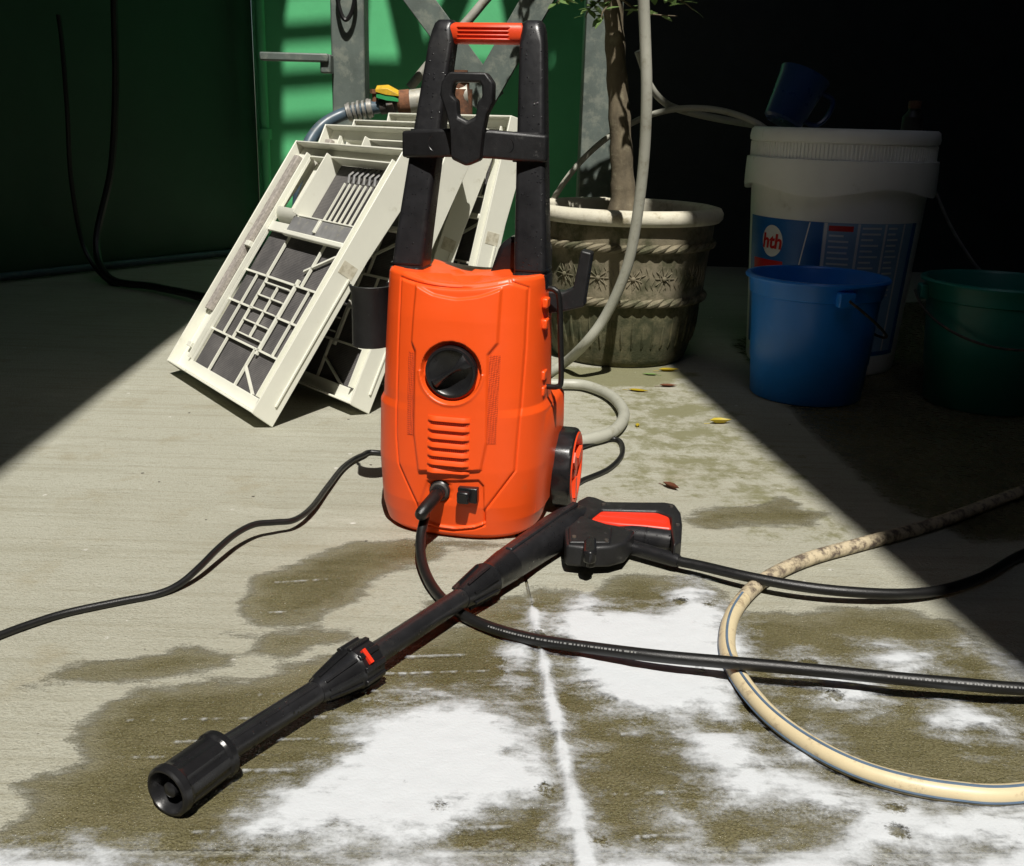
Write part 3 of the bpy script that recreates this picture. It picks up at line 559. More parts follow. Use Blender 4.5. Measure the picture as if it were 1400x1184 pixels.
# ================================================================ PAIL AND BUCKETS
def wrap_text(s, size, a0, z0, rfun, name, mat, parent, lift=.0012, shear=0.0, bold=0.0):
    cu = bpy.data.curves.new('t', 'FONT'); cu.body = s; cu.size = size; cu.shear = shear; cu.offset = bold; cu.resolution_u = 4; cu.align_x = 'CENTER'; cu.align_y = 'CENTER'
    to = bpy.data.objects.new('t', cu); col.objects.link(to); dg = bpy.context.evaluated_depsgraph_get()
    me = bpy.data.meshes.new_from_object(to.evaluated_get(dg)); bpy.data.objects.remove(to)
    bm = bmesh.new(); bm.from_mesh(me); bmesh.ops.subdivide_edges(bm, edges=[e for e in bm.edges if e.calc_length() > .01], cuts=2); bmesh.ops.triangulate(bm, faces=bm.faces)
    for v in bm.verts:
        z = z0 + v.co.y; r = rfun(z) + lift; a = a0 + v.co.x/r; v.co = (r*math.cos(a), r*math.sin(a), z)
    me2 = bpy.data.meshes.new(name); bm.to_mesh(me2); bm.free(); bpy.data.meshes.remove(me); me2.materials.append(mat)
    o = bpy.data.objects.new(name, me2); col.objects.link(o); o.parent = parent; return o
def patch(a0, a1, z0, z1, rfun, lift, na=24, nz=2, slant=0.0):
    v = []; f = []
    for j in range(nz+1):
        for i in range(na+1):
            z = z0 + (z1-z0)*j/nz; a = a0 + (a1-a0)*i/na + slant*(j/nz); r = rfun(z) + lift; v.append((r*math.cos(a), r*math.sin(a), z))
    for j in range(nz):
        for i in range(na): q = j*(na+1)+i; f.append((q, q+1, q+na+2, q+na+1))
    return MB().add(v, f)
hp = thing('chemical_pail', 'large lidded white plastic pail with blue printed label standing in shade', 'pail', (.752, 2.485, 0))
hr = lambda z: .174 + .028*min(z, .46)/.46
obj('body', MB().lathe([(.165, .003), (.172, .003), (.175, .012), (hr(.1), .1), (hr(.2), .2), (hr(.3), .3), (hr(.4), .4), (hr(.46), .46)], 96, c0=True), M['white'], hp)
def collar():
    mb = MB(); n = 96; rs = []
    for z, d in ((.418, .002), (.416, .016), (.425, .017), (.470, .014), (.484, .013), (.486, .002)):
        rs.append([((hr(z)+d)*math.cos(a), (hr(z)+d)*math.sin(a), z + (.010*math.sin(a*4 + .6) if z < .44 else 0)) for a in np.linspace(0, 2*math.pi, n, endpoint=False)])
    return mb.rings(rs, False, False)
obj('collar', collar(), M['white'], hp, smooth=45)
for a in np.arange(-2.9, 0, .36): obj('web', patch(a, a+.012, .375, .425, hr, .004, 1, 1), M['white'], hp)
lid = obj('lid', MB().lathe([(.203, .480), (.2065, .482), (.207, .520), (.2115, .522), (.2125, .530), (.210, .546), (.204, .551), (.19, .551), (.185, .541), (.0, .541)], 96), M['white'], hp, smooth=45)
mb = MB()
for k in range(150):
    a = 2*math.pi*k/150; mb.box((.2075*math.cos(a), .2075*math.sin(a), .501), (.003, .0035, .034), Matrix.Rotation(a, 3, 'Z'))
obj('rib_ring', mb, M['white'], lid)['kind'] = 'stuff'
AC = -math.pi/2 - .20                             # the print is turned a little away
lab = obj('label', patch(AC - 1.35, AC + 1.05, .05, .352, hr, .0006, 48, 6), M['labelblue'], hp)
obj('label_panel', patch(AC - .20, AC + .95, .06, .3515, hr, .0010, 40, 6), M['labelpale'], lab)
for a, w in ((AC - .20, .035), (AC + .165, .03), (AC + .49, .03), (AC + .76, .03)): obj('label_divider', patch(a, a + w, .06, .3512, hr, .0014, 2, 6, .01), M['labelwhite'], lab)
obj('label_stripe', patch(AC - .50, AC - .485, .20, .350, hr, .0012, 2, 8, .14), M['labelwhite'], lab)
obj('warning_bar', patch(AC - .14, AC + .13, .334, .346, hr, .0016, 8, 1), M['labelred'], lab)
mb = MB()
for c0, c1 in ((-.15, .15), (.21, .47), (.53, .74)):
    for k in range(13):
        z = .322 - k*.0125 + (.018 if c0 > 0 else 0); e1 = c0 + (c1 - c0)*random.uniform(.6, .97)
        q = patch(AC + c0 + .02, AC + e1, z, z + .0042, hr, .0017, 8, 1); mb.add(q.v, q.f)
obj('text_lines', mb, M['labelwhite'], lab)['kind'] = 'stuff'
la = AC - .84
disc = MB(); pv = [(0., 0.)] + [(.032*math.cos(a), .036*math.sin(a)) for a in np.linspace(0, 2*math.pi, 32, endpoint=False)]
vv = []
for x, z in pv:
    r = hr(.30 + z) + .0016; a = la + x/r; vv.append((r*math.cos(a), r*math.sin(a), .30 + z))
lg = obj('logo_disc', disc.add(vv, [(0, i, i % 32 + 1) for i in range(1, 33)]), M['labelwhite'], lab)
wrap_text('hth', .046, la, .298, hr, 'logo_lettering', M['labelred'], lg, .0024, .12, .0014)
obj('red_band', patch(AC - 1.20, AC - .66, .228, .256, hr, .0012, 12, 1), M['labelred'], lab)

def bucket(name, label, mat, loc, rb, rt, h, rz, ears):
    t = thing(name, label, 'bucket', loc, rz); rf = lambda z: rb + (rt-rb)*z/h
    obj('body', MB().lathe([(rb*.9, .006), (rb*.97, .001), (rb, .004), (rf(h*.3), h*.3), (rf(h*.31)+.0015, h*.31), (rf(h*.6), h*.6), (rf(h*.84), h*.84), (rf(h*.85)+.004, h*.85), (rf(h*.93)+.005, h*.93), (rt+.005, h*.97), (rt+.012, h*.972), (rt+.013, h*.985), (rt+.010, h), (rt+.002, h), (rt-.002, h*.98), (rf(h*.5)-.003, h*.5), (rb-.003, .008), (.0, .008)], 72), M[mat], t, smooth=50)
    for s in (0, math.pi):
        obj('ear', MB().box(((rf(h*.88)+.010)*math.cos(s), (rf(h*.88)+.010)*math.sin(s), h*.885), (.020, .034, .03)), M[mat], t, bevel=.003)
    P = []
    for a in np.linspace(0, math.pi, 25):
        P.append(((rt+.024)*math.cos(a), -(rt+.014)*math.sin(a), h*.885 - ears*math.sin(a)))
    obj('handle', MB().tube(P, .0028, 8), M['iron'], t); return t
bucket('bucket', 'bright blue plastic bucket standing in front of the white pail', 'bluebucket', (.630, 2.150, 0), .116, .1345, .258, R(98), .10)
bucket('bucket', 'dark green plastic bucket with wire handle hanging across its front', 'greenbucket', (1.0, 2.12, 0), .118, .143, .262, R(-8), .085)
jg = thing('plastic_jug', 'dark navy plastic jug lying tilted on the pail lid', 'jug', (.606, 2.49, .541))
Rj = Matrix.Rotation(R(24), 3, 'Y') @ Matrix.Rotation(R(-8), 3, 'X')
def rot_mb(mb, m, o): mb.v = [tuple(m @ Vector(p) + Vector(o)) for p in mb.v]; return mb
obj('body', rot_mb(MB().lathe([(.0, .0), (.040, .0), (.046, .006), (.056, .10), (.060, .118), (.056, .118), (.05, .10), (.0, .012)], 40), Rj, (0, 0, .019)), M['navy'], jg)
obj('handle', rot_mb(MB().tube(spline([(.05, 0, .10), (.085, 0, .095), (.09, 0, .06), (.075, 0, .03), (.045, 0, .025)]), .006, 8), Rj, (0, 0, .019)), M['navy'], jg)
bo = thing('small_bottle', 'small dark bottle with reddish cap on the pail lid', 'bottle', (.912, 2.50, .5405))
obj('body', MB().lathe([(0, 0), (.022, .0), (.024, .006), (.024, .04), (.012, .055), (.012, .06), (0, .06)], 24), M['darkbrown'], bo)
obj('cap', MB().lathe([(.0, .0595), (.014, .0595), (.014, .076), (0, .078)], 20), M['rust'], bo)

# ================================================================ PRESSURE WASHER
wa = thing('pressure_washer', 'orange and black upright pressure washer with tall handle and round front dial', 'pressure washer', (-.062, 1.398, 0), R(-12))
HWz = ([0, .008, .03, .10, .176, .186, .25, .345, .36], [.101, .110, .116, .1205, .1195, .1145, .1125, .1085, .107])
FDz = ([0, .008, .05, .10, .20, .30, .345, .36], [.094, .103, .109, .109, .104, .093, .086, .082])
NS = 2.7
hw = lambda z: np.interp(z, *HWz); fd = lambda z: np.interp(z, *FDz)
plate = [(-0.0755,0.3485),(-0.0761,0.2552),(-0.0759,0.1394),(-0.072,0.1013),(-0.043,0.0471),(-0.0398,0.0196),(-0.0147,0.0138),(0.0082,0.0132),(0.037,0.0186),(0.0502,0.0244),(0.0508,0.0468),(0.0877,0.1017),(0.0911,0.1897),(0.0928,0.2657),(0.0923,0.3427),(0.0694,0.3524)]
panel = [(-0.0515,0.3482),(-0.0547,0.2687),(-0.0487,0.2574),(-0.0478,0.1454),(-0.0406,0.0964),(0.0459,0.105),(0.0522,0.1425),(0.0498,0.2589),(0.0611,0.2741),(0.0622,0.3466),(0.0319,0.3392),(0.005,0.3357),(-0.0261,0.3394)]
lowp = [(-0.0284,0.0839),(0.0426,0.0912),(0.0498,0.0827),(0.0519,0.0284),(0.0388,0.0226),(0.0101,0.0172),(-0.0126,0.0178),(-0.0355,0.0238),(-0.0408,0.0457)]
knob_c = [(0.0017,0.2337)][0]; inlet_c = [(-0.0106,0.0704)][0]; sw_c = [(0.0294,0.0698)][0]
def disp(x, z):
    s = sdf(plate, x, z); d = -.0022*np.exp(-(s/.0014)**2) + .0016*sstep(-.001, .002, s)
    p = sdf(panel, x, z); d += .0045*sstep(-.0015, .0025, p)
    k = np.hypot(x - knob_c[0], z - knob_c[1]); d -= .0095*sstep(.0415, .0375, k); d += .0014*np.exp(-((k-.0425)/.0022)**2)*(z < knob_c[1])
    l = sdf(lowp, x, z); d -= .0030*sstep(-.001, .0025, l)
    i = np.hypot(x - inlet_c[0], z - inlet_c[1]); d -= .003*sstep(.016, .014, i)
    return d
def surf(x, z):
    x = np.asarray(x, float); z = np.asarray(z, float)
    return -fd(z)*np.clip(1 - np.abs(x/hw(z))**NS, 0, 1)**(1/NS) - disp(x, z)
def sp(x, z, lift=0.): return (float(x), float(surf(x, z)) - lift, float(z))
def wbody():
    zz = np.concatenate([np.linspace(0, .012, 6, endpoint=False), np.linspace(.012, .352, 290)])
    th = np.concatenate([np.linspace(math.pi, 2*math.pi, 260, endpoint=False), np.linspace(0, math.pi, 50, endpoint=False)])
    c, s = np.cos(th), np.sin(th); rs = []
    for z in zz:
        x = hw(z)*np.sign(c)*np.abs(c)**(2/NS); f = s < 0
        y = np.where(f, -fd(z)*np.abs(s)**(2/NS), .085*np.abs(s)**(2/NS))
        side = np.abs(x)/hw(z)
        dd = np.where(f & (side < .93), disp(x, np.full_like(x, z)), 0)*sstep(.97, .85, side)
        y = y - dd
        zt = z - .010*sstep(.30, .352, z)*np.clip(1 - (np.abs(x)/.075)**2, 0, 1)
        rs.append(np.stack([x, y, np.broadcast_to(zt, x.shape)], -1))
    top = rs[-1]
    for k, dz in ((.985, .003), (.95, .0045), (.8, .002), (.3, -.002)): q = top.copy(); q[:, :2] *= k; q[:, 2] += dz; rs.append(q)
    return MB().rings([[tuple(p) for p in r] for r in rs])
body = obj('body', wbody(), M['orange'], wa, smooth=42)
# black base tray
obj('base_tray', MB().rings([[(hw(.01)*k*np.sign(math.cos(a))*abs(math.cos(a))**(2/NS), (.106 if math.sin(a) < 0 else .09)*k*np.sign(math.sin(a))*abs(math.sin(a))**(2/NS), z) for a in np.linspace(0, 2*math.pi, 80, endpoint=False)] for k, z in ((.88, .0005), (.91, .002), (.91, .012))]), M['black'], wa)
# wheel arches that swell out at the sides
for s in (-1, 1):
    mb = MB(); rs = []
    for y in np.linspace(-.052, .085, 14):
        h = .176; w = .0030*float(sstep(-.06, .02, y)); b = float((1 - abs(y/.106)**NS)**(1/NS)) if y < 0 else 1.0
        rs.append([(s*.090*b, y, .02), (s*(.1165*b+w*.4), y, .03), (s*(.1195*b+w), y, .08), (s*(.120*b+w), y, .13), (s*(.119*b+w), y, h-.006), (s*(.116*b+w*.5), y, h+.002), (s*.096*b, y, h+.005)])
    obj('wheel_arch', mb.rings(rs if s > 0 else [r[::-1] for r in rs]), M['orange'], body, smooth=60)
# vent meshes, louvres
def vent_mat():
    t = NT('orange_vent_mesh'); mp = t.n('ShaderNodeMapping'); mp.inputs['Rotation'].default_value = (0, R(45), 0); t.l(t.tc.outputs['Object'], mp.inputs['Vector'])
    ck = t.n('ShaderNodeTexChecker'); ck.inputs['Scale'].default_value = 520; t.l(mp.outputs['Vector'], ck.inputs['Vector'])
    t.bump(ck.outputs['Fac'], .6, .002); return t.setp(Base_Color=t.mix(ck.outputs['Fac'], (.80, .083, .010), (.50, .045, .008)), Roughness=.45)
M['ventmesh'] = vent_mat()
def surf_patch(poly, lift, nx=8, nz=24):
    # poly: (x0,x1) at bottom and top -> small sheet lying on the shell
    (xa, xb, z0), (xc, xd, z1) = poly; v = []
    for j in range(nz+1):
        t = j/nz; z = z0 + (z1-z0)*t
        for i in range(nx+1):
            u = i/nx; v.append(sp((xa + (xb-xa)*u)*(1-t) + (xc + (xd-xc)*u)*t, z, lift))
    return MB().add(v, [(j*(nx+1)+i, j*(nx+1)+i+1, (j+1)*(nx+1)+i+1, (j+1)*(nx+1)+i) for j in range(nz) for i in range(nx)])
vl = [(-0.0543,0.1445),(-0.0491,0.145),(-0.055,0.2548),(-0.049,0.2552)]; vr_ = [(0.0522,0.1413),(0.0611,0.1461),(0.0508,0.2581),(0.0621,0.2705)]
obj('vent_mesh', surf_patch(((vl[0][0]-.004, vl[1][0]+.001, vl[0][1]), (vl[2][0]-.004, vl[3][0]+.001, vl[2][1])), .0006), M['ventmesh'], body)
obj('vent_mesh', surf_patch(((vr_[0][0], vr_[1][0]+.003, vr_[0][1]), (vr_[2][0], vr_[3][0]+.003, vr_[2][1])), .0006), M['ventmesh'], body)
lz = [(-0.0264,0.1715),(0.0304,0.1735),(-0.0262,0.1001),(0.0314,0.1018)]
for k in range(7):
    z = lz[0][1] + (lz[2][1]-lz[0][1])*k/6; xs = np.linspace(lz[0][0], lz[1][0], 15)
    P = [Vector(sp(x, z, .0008)) for x in xs]; mb = MB(); rs = []
    for i, p in enumerate(P):
        e = max(.15, min(1, i/1.5, (14-i)/1.5)); rs.append([(p.x, p.y + .002, p.z + .0042), (p.x, p.y - .0008*e, p.z + .0040), (p.x, p.y - .0034*e, p.z - .0004), (p.x, p.y - .0036*e, p.z - .0018), (p.x, p.y - .0020*e, p.z - .0028), (p.x, p.y + .002, p.z - .0030)])
    obj('louvre', mb.rings(rs), M['orange'], body, smooth=50)
    if k < 6:
        zb = z - (lz[0][1]-lz[2][1])/12
        obj('louvre_gap', surf_patch(((lz[0][0]+.002, lz[1][0]-.002, zb - .002), (lz[0][0]+.002, lz[1][0]-.002, zb + .002)), .0005, 12, 2), M['ventmesh'], body)
# dial
kx, kz = knob_c; ky = float(surf(kx, kz))
def dialmesh():
    mb = MB(); n = 64
    rs = []
    for r, y in ((.0345, .004), (.0345, -.0075), (.0335, -.0095), (.0305, -.0098), (.029, -.008), (.020, -.0055), (.001, -.0045)):
        rs.append([(kx + r*math.cos(a), ky + y, kz + r*math.sin(a)) for a in np.linspace(0, 2*math.pi, n, endpoint=False)])
    return mb.rings([r[::-1] for r in rs], False, True)
dial = obj('dial', dialmesh(), M['black'], wa)
gp = MB()
ca, sa = math.cos(R(38)), math.sin(R(38))
rs = []
for t, w, h in ((-.031, .0075, .002), (-.026, .0070, .010), (-.012, .0038, .0125), (0, .0032, .0135), (.010, .0042, .0135), (.022, .0095, .0125), (.029, .0125, .009), (.0315, .011, .002)):
    q = []
    for b, k in ((-1, 0), (-.75, .8), (-.25, 1), (.25, 1), (.75, .8), (1, 0)):
        q.append((kx + t*ca - b*w*sa, ky - .004 - h*k, kz + t*sa + b*w*ca))
    rs.append(q)
obj('dial_grip', gp.rings(rs), M['black'], dial, smooth=30)
# hose inlet and rocker switch
ix, iz = inlet_c; iy = float(surf(ix, iz))
inl = obj('hose_inlet', MB().tube([(ix, iy + .004, iz), (ix, iy - .006, iz), (ix, iy - .008, iz)], [.0142, .0142, .0118], 24).tube([(ix, iy - .007, iz), (ix, iy - .019, iz)], [.0098, .0098], 18), M['black'], wa)
obj('inlet_ring', MB().tube([(ix, iy - .0075, iz), (ix, iy - .0095, iz)], [.0128, .0108], 24), M['iron'], inl)
sx, sz = sw_c; sy = float(surf(sx, sz))
swb = obj('switch', MB().box((sx, sy - .003, sz), (.027, .012, .021)), M['black'], wa, bevel=.0015)
obj('switch_lever', MB().box((sx - .004, sy - .012, sz - .001), (.017, .014, .017)), M['black'], swb, bevel=.003)
# rear housing
rh = MB().rings([[(.088*np.sign(math.cos(a))*abs(math.cos(a))**.5*k, .095 + .045*np.sign(math.sin(a))*abs(math.sin(a))**.6, z) for a in np.linspace(0, 2*math.pi, 40, endpoint=False)] for k, z in ((.9, .02), (1, .05), (1, .29), (.92, .322), (.7, .335))])
obj('rear_housing', rh, M['black'], wa)
obj('motor_cover', MB().prism([(.012, .33), (.095, .33), (.095, .385), (.075, .398), (.045, .396), (.030, .385)], .035, .10, 'y'), M['black'], wa, bevel=.008, seg=3)
# handle tubes
def rrect(cx, cy, z, w, d, r=.3, n=6, tilt=0):
    P = []
    for qx, qy, a0 in ((1, 1, 0), (-1, 1, 90), (-1, -1, 180), (1, -1, 270)):
        rr = r*min(w, d)
        for k in range(n+1):
            a = R(a0 + 90*k/n); P.append((cx + qx*(w/2 - rr) + rr*math.cos(a), cy + qy*(d/2 - rr) + rr*math.sin(a), z + tilt*((qx*(w/2 - rr) + rr*math.cos(a)))))
    return P
ZT = .672
for s in (-1, 1):
    rs = []
    for z, xo, w, d, y in ((.340, .1085, .046, .052, .000), (.354, .1080, .046, .052, .001), (.3545, .1070, .0435, .049, .001), (.40, .1030, .0420, .047, .008), (.50, .0930, .0385, .042, .026), (.60, .0830, .0345, .038, .046), (.645, .0785, .033, .036, .056), (.662, .0765, .032, .035, .060), (.671, .0735, .029, .031, .062), (.675, .0695, .020, .022, .063)):
        rs.append(rrect(s*(xo - w/2) + .05*(z - .35)*.3, y, z, w, d, .17 if z < .66 else .34))
    obj('handle_tube', MB().rings(rs), M['blackwet'], wa, smooth=32)
    rs = [rrect(s*(.1095 - .0235), .001, z, .047*k, .055*k, .2) for z, k in ((.336, 1), (.350, 1), (.3535, .99), (.3545, .96))]
    obj('tube_collar', MB().rings(rs), M['black'], wa, smooth=30)
    obj('collar_line', MB().rings([rrect(s*(.1078 - .0220), .0015, z, .0450, .0505, .17) for z in (.3585, .361)]), M['black'], wa, smooth=30)
gr = MB(); rs = []
for x, k in ((-.052, .9), (-.049, 1), (.049, 1), (.052, .9)):
    rs.append([(x, .060 + .0155*k*np.sign(math.cos(a))*abs(math.cos(a))**.7, .6585 + .0135*k*np.sign(math.sin(a))*abs(math.sin(a))**.7) for a in np.linspace(0, 2*math.pi, 28, endpoint=False)])
grip = obj('grip', gr.rings(rs), M['orange2'], wa, smooth=50)
for z in (.6505, .6555, .6605, .6655): obj('grip_rib', MB().tube([(-.036, .0452, z), (-.033, .0440, z), (.033, .0440, z), (.036, .0452, z)], [.0004, .0013, .0013, .0004], 8), M['orange2'], grip)
# cross bracket with lance holder ring
def seg_bar(P, hgt, th): 
    rs = [[(x, y - th/2, z - hgt/2*k), (x, y + th/2, z - hgt/2*k), (x, y + th/2, z + hgt/2*k), (x, y - th/2, z + hgt/2*k)] for x, y, z, k in P]; return MB().rings(rs)
br = obj('cross_bracket', seg_bar([(-.0985, .010, .515, .95), (-.060, -.002, .517, 1), (-.03, -.010, .519, 1), (.03, -.010, .519, 1), (.060, -.002, .517, 1), (.0985, .010, .515, .95)], .036, .018), M['blackgrain'], wa, bevel=.004, seg=3)
for s in (-1, 1):
    obj('bracket_sleeve', MB().rings([rrect(s*(.0925 - .0195 - (z-.5)*.11), .027 + (z-.5)*.19, z, .0435, .050, .25) for z in (.497, .499, .533, .535)]), M['blackgrain'], br, smooth=40)
    obj('bracket_panel', MB().rings([[(s*(.034 + .028*math.cos(a)*.5 + .010), -.0165 + .004*(math.cos(a)*.5+.5), .518 + .011*math.sin(a)*k) for a in np.linspace(0, 2*math.pi, 24, endpoint=False)] for k in (1,)] + [[(s*(.044 + .012*math.cos(a)), -.0152 + .004*(math.cos(a)*.5+.5), .518 + .009*math.sin(a)) for a in np.linspace(0, 2*math.pi, 24, endpoint=False)]], False, True), M['black'], br)
ho = [(-.020, .499), (0, .491), (.018, .499), (.0215, .535), (.026, .556), (.0335, .570), (.0335, .594), (.024, .606), (-.024, .606), (-.034, .594), (-.036, .578), (-.0275, .556), (-.022, .535)]
hi = [(-.0125, .553), (0, .547), (.0115, .553), (.0145, .572), (.0195, .576), (.0185, .590), (.016, .594), (-.016, .594), (-.0185, .589), (-.0205, .577), (-.0140, .572), (-.0130, .56), (-.0127, .556)]
hi13 = [hi[0], hi[1], hi[2], (.0125, .560), hi[3], hi[4], hi[5], hi[6], hi[7], hi[8], hi[9], hi[10], hi[11]]
hm = MB(); n = 13; y0, y1 = -.034, -.014
vv = [(x, y0, z) for x, z in ho] + [(x, y0, z) for x, z in hi13] + [(x, y1, z) for x, z in ho] + [(x, y1, z) for x, z in hi13]; ff = []
for i in range(n):
    j = (i+1) % n; ff += [(i, j, n+j, n+i), (2*n+j, 2*n+i, 3*n+i, 3*n+j), (j, i, 2*n+i, 2*n+j), (n+i, n+j, 3*n+j, 3*n+i)]
obj('lance_holder', hm.add(vv, ff), M['blackgrain'], br, bevel=.004, seg=3)
# side hook with cord bail, holster, wheels
hk = MB().prism([(.106, .300), (.128, .304), (.158, .313), (.158, .322), (.165, .385), (.150, .388), (.142, .338), (.128, .331), (.106, .331)], -.004, .022, 'y')
obj('cord_hook', hk, M['blackgrain'], wa, bevel=.003, seg=3)
obj('bail', MB().tube(spline([(.112, -.02, .338), (.121, -.022, .336), (.127, -.022, .325), (.131, -.022, .27), (.134, -.022, .215), (.129, -.022, .205), (.112, -.018, .203)]), .0038, 10), M['rubber'], wa)
for z in (.320, .292, .222, .200): obj('shell_lug', MB().box((.1105, -.028, z), (.008, .02, .013)), M['orange'], body, bevel=.002)
hs = MB(); rs_o = []
for z in (.240, .326):
    f_ = .0 if z < .28 else .004
    rs_o.append([(-.142 + (.027+f_)*math.cos(a)*q, -.005 + (.030+f_)*math.sin(a)*q, z) for q, aa in ((1, np.linspace(R(-165), R(60), 20)), (.86, np.linspace(R(60), R(-165), 20))) for a in aa])
hol = obj('holster', hs.rings([rs_o[0], [(x, y, .246) for x, y, z in rs_o[0]], [(x, y, .313) for x, y, z in rs_o[0]], rs_o[1]]), M['blackgrain'], wa, bevel=.001)
obj('holster_arm', MB().box((-.116, .012, .288), (.034, .02, .058)), M['blackgrain'], hol, bevel=.002)
for s in (-1, 1):
    tr = MB(); n = 48; cx, cy, cz, RW = (.1350 if s > 0 else -.108), .068, .0605, .060
    def ring(x, r, tread=False): return [(cx + s*x, cy + (r - (.0022 if tread and (k % 4) < 2 else 0))*math.cos(2*math.pi*k/n), cz + (r - (.0022 if tread and (k % 4) < 2 else 0))*math.sin(2*math.pi*k/n)) for k in range(n)]
    prof_ = [ring(-.018, .044), ring(-.018, .056), ring(-.014, RW, True), ring(.006, RW, True), ring(.010, .0585), ring(.0125, .0555), ring(.012, .054)]
    wh = obj('wheel', tr.rings(prof_ if s < 0 else [r[::-1] for r in prof_], True, False), M['black'], wa, smooth=30)
    rm = [ring(.0120, .0545), ring(.0140, .0525), ring(.0135, .047), ring(.006, .042), ring(.005, .020), ring(.012, .016), ring(.0135, .004)]
    rim = obj('rim', MB().rings(rm if s < 0 else [r[::-1] for r in rm], False, True), M['orange2'], wh, smooth=30)
    for k in range(3):
        a = 2*math.pi*k/3 + .4; obj('spoke', MB().bar((cx + s*.009, cy + .014*math.cos(a), cz + .014*math.sin(a)), (cx + s*.010, cy + .042*math.cos(a), cz + .044*math.sin(a)), .016, .010, (1, 0, 0)), M['orange2'], rim)
obj('axle', MB().tube([(-.135, .068, .0605), (.135, .068, .0605)], .008, 12), M['black'], wa)

# ================================================================ SPRAY GUN WITH LANCE
gun = thing('spray_gun', 'black spray gun with red trigger and long lance lying on the wet floor', 'spray gun')
def along(P, R_, n=24, flute=0, fd_=.0):
    P = [Vector(p) for p in P]; mb = MB(); ax = (P[-1]-P[0]).normalized(); u = ax.cross(Vector((0, 0, 1))).normalized(); w = ax.cross(u); rs = []
    for i, (p, r) in enumerate(zip(P, R_)):
        rs.append([p + (u*math.cos(a) + w*math.sin(a))*(r - (fd_ if flute and 6 < i < 10 and math.sin(a*flute) > .3 else 0)) for a in np.linspace(0, 2*math.pi, n, endpoint=False)])
    return mb.rings(rs)
def lerpP(A, B, ts): A, B = Vector(A), Vector(B); return [A.lerp(B, t) for t in ts]
NZ = [(-0.2715,0.7036,0.0225),(-0.2422,0.7603,0.0228),(-0.178,0.8607,0.024),(-0.1539,0.8976,0.025),(-0.1382,0.9232,0.0255),(-0.0494,1.0707,0.026)]
G6 = [(-0.0509,1.0671,0.026),(-0.0005,1.1587,0.026),(0.0794,1.2912,0.026),(0.0978,1.3278,0.026)]
nz = obj('nozzle', along(lerpP(NZ[0], NZ[1], (.28, .26, .04, .0, .0, .03, .12, .15, .20, .84, .88, .97, 1)), (.001, .0150, .0170, .0185, .0202, .0220, .0224, .0214, .0209, .0206, .0222, .0222, .019), 48, 8, .0013), M['black'], gun, smooth=30)
d0 = (Vector(NZ[0]) - Vector(NZ[1])).normalized()
obj('nozzle_core', along([Vector(NZ[0]) - d0*.016, Vector(NZ[0]) - d0*.004, Vector(NZ[0]) - d0*.002], (.008, .0065, .003), 12), M['black'], nz)
lt = obj('lance_tube', along(lerpP(NZ[1], NZ[2], (-.02, .02, .98, 1.02)), (.0125, .0112, .0110, .0115), 24), M['blackwet'], gun)
axv = (Vector(NZ[2]) - Vector(NZ[1])).normalized(); sd_ = axv.cross(Vector((0, 0, 1))).normalized(); up_ = sd_.cross(axv)
for a in (-.5, .4): obj('tube_ridge', MB().tube([p + (up_*math.cos(a) + sd_*math.sin(a))*.0110 for p in lerpP(NZ[1], NZ[2], (.05, .95))], .0013, 8), M['blackwet'], lt)
cl = obj('lance_collar', along(lerpP(NZ[2], NZ[4], (-.04, .05, .30, .56, .60, .62, .97, 1)), (.0115, .0135, .0175, .0203, .0215, .0225, .0225, .0185), 48), M['black'], gun, smooth=30)
ca_ = (Vector(NZ[4]) - Vector(NZ[2])).normalized(); cs = ca_.cross(Vector((0, 0, 1))).normalized(); cu_ = cs.cross(ca_)
for k in range(10):
    a = 2*math.pi*k/10; o_ = cu_*math.cos(a) + cs*math.sin(a)
    obj('collar_rib', MB().bar(Vector(NZ[2]).lerp(Vector(NZ[4]), .60) + o_*.0228, Vector(NZ[2]).lerp(Vector(NZ[4]), .98) + o_*.0228, .006, .004, tuple(o_)), M['black'], cl, bevel=.001)
    obj('cone_rib', MB().bar(Vector(NZ[2]).lerp(Vector(NZ[4]), .04) + o_*.0138, Vector(NZ[2]).lerp(Vector(NZ[4]), .57) + o_*.0212, .0022, .003, tuple(o_)), M['black'], cl)
o_ = (cu_*math.cos(.75) + cs*math.sin(.75))
obj('red_mark', MB().bar(Vector(NZ[2]).lerp(Vector(NZ[4]), .69) + o_*.0236, Vector(NZ[2]).lerp(Vector(NZ[4]), .75) + o_*.0236, .016, .004, tuple(o_)), M['red'], cl)
obj('lance_pipe', along(lerpP(NZ[4], G6[0], (-.02, 1.02)), (.0120, .0120), 24), M['blackwet'], gun)
c2 = obj('gun_collar', along(lerpP(G6[0], G6[1], (-.05, .02, .45, .5, .55, .60, .97, 1.0)), (.0125, .0145, .0200, .0216, .0190, .0190, .0216, .0200), 48), M['black'], gun, smooth=30)
ga = (Vector(G6[1]) - Vector(G6[0])).normalized(); gs_ = ga.cross(Vector((0, 0, 1))).normalized(); gu = gs_.cross(ga)
for k in range(8):
    a = 2*math.pi*(k + .4)/8; o_ = gu*math.cos(a) + gs_*math.sin(a)
    obj('cone_rib', MB().bar(Vector(G6[0]).lerp(Vector(G6[1]), .03) + o_*.0165, Vector(G6[0]).lerp(Vector(G6[1]), .45) + o_*.0212, .003, .003, tuple(o_)), M['black'], c2)
barrel = MB(); rs = []
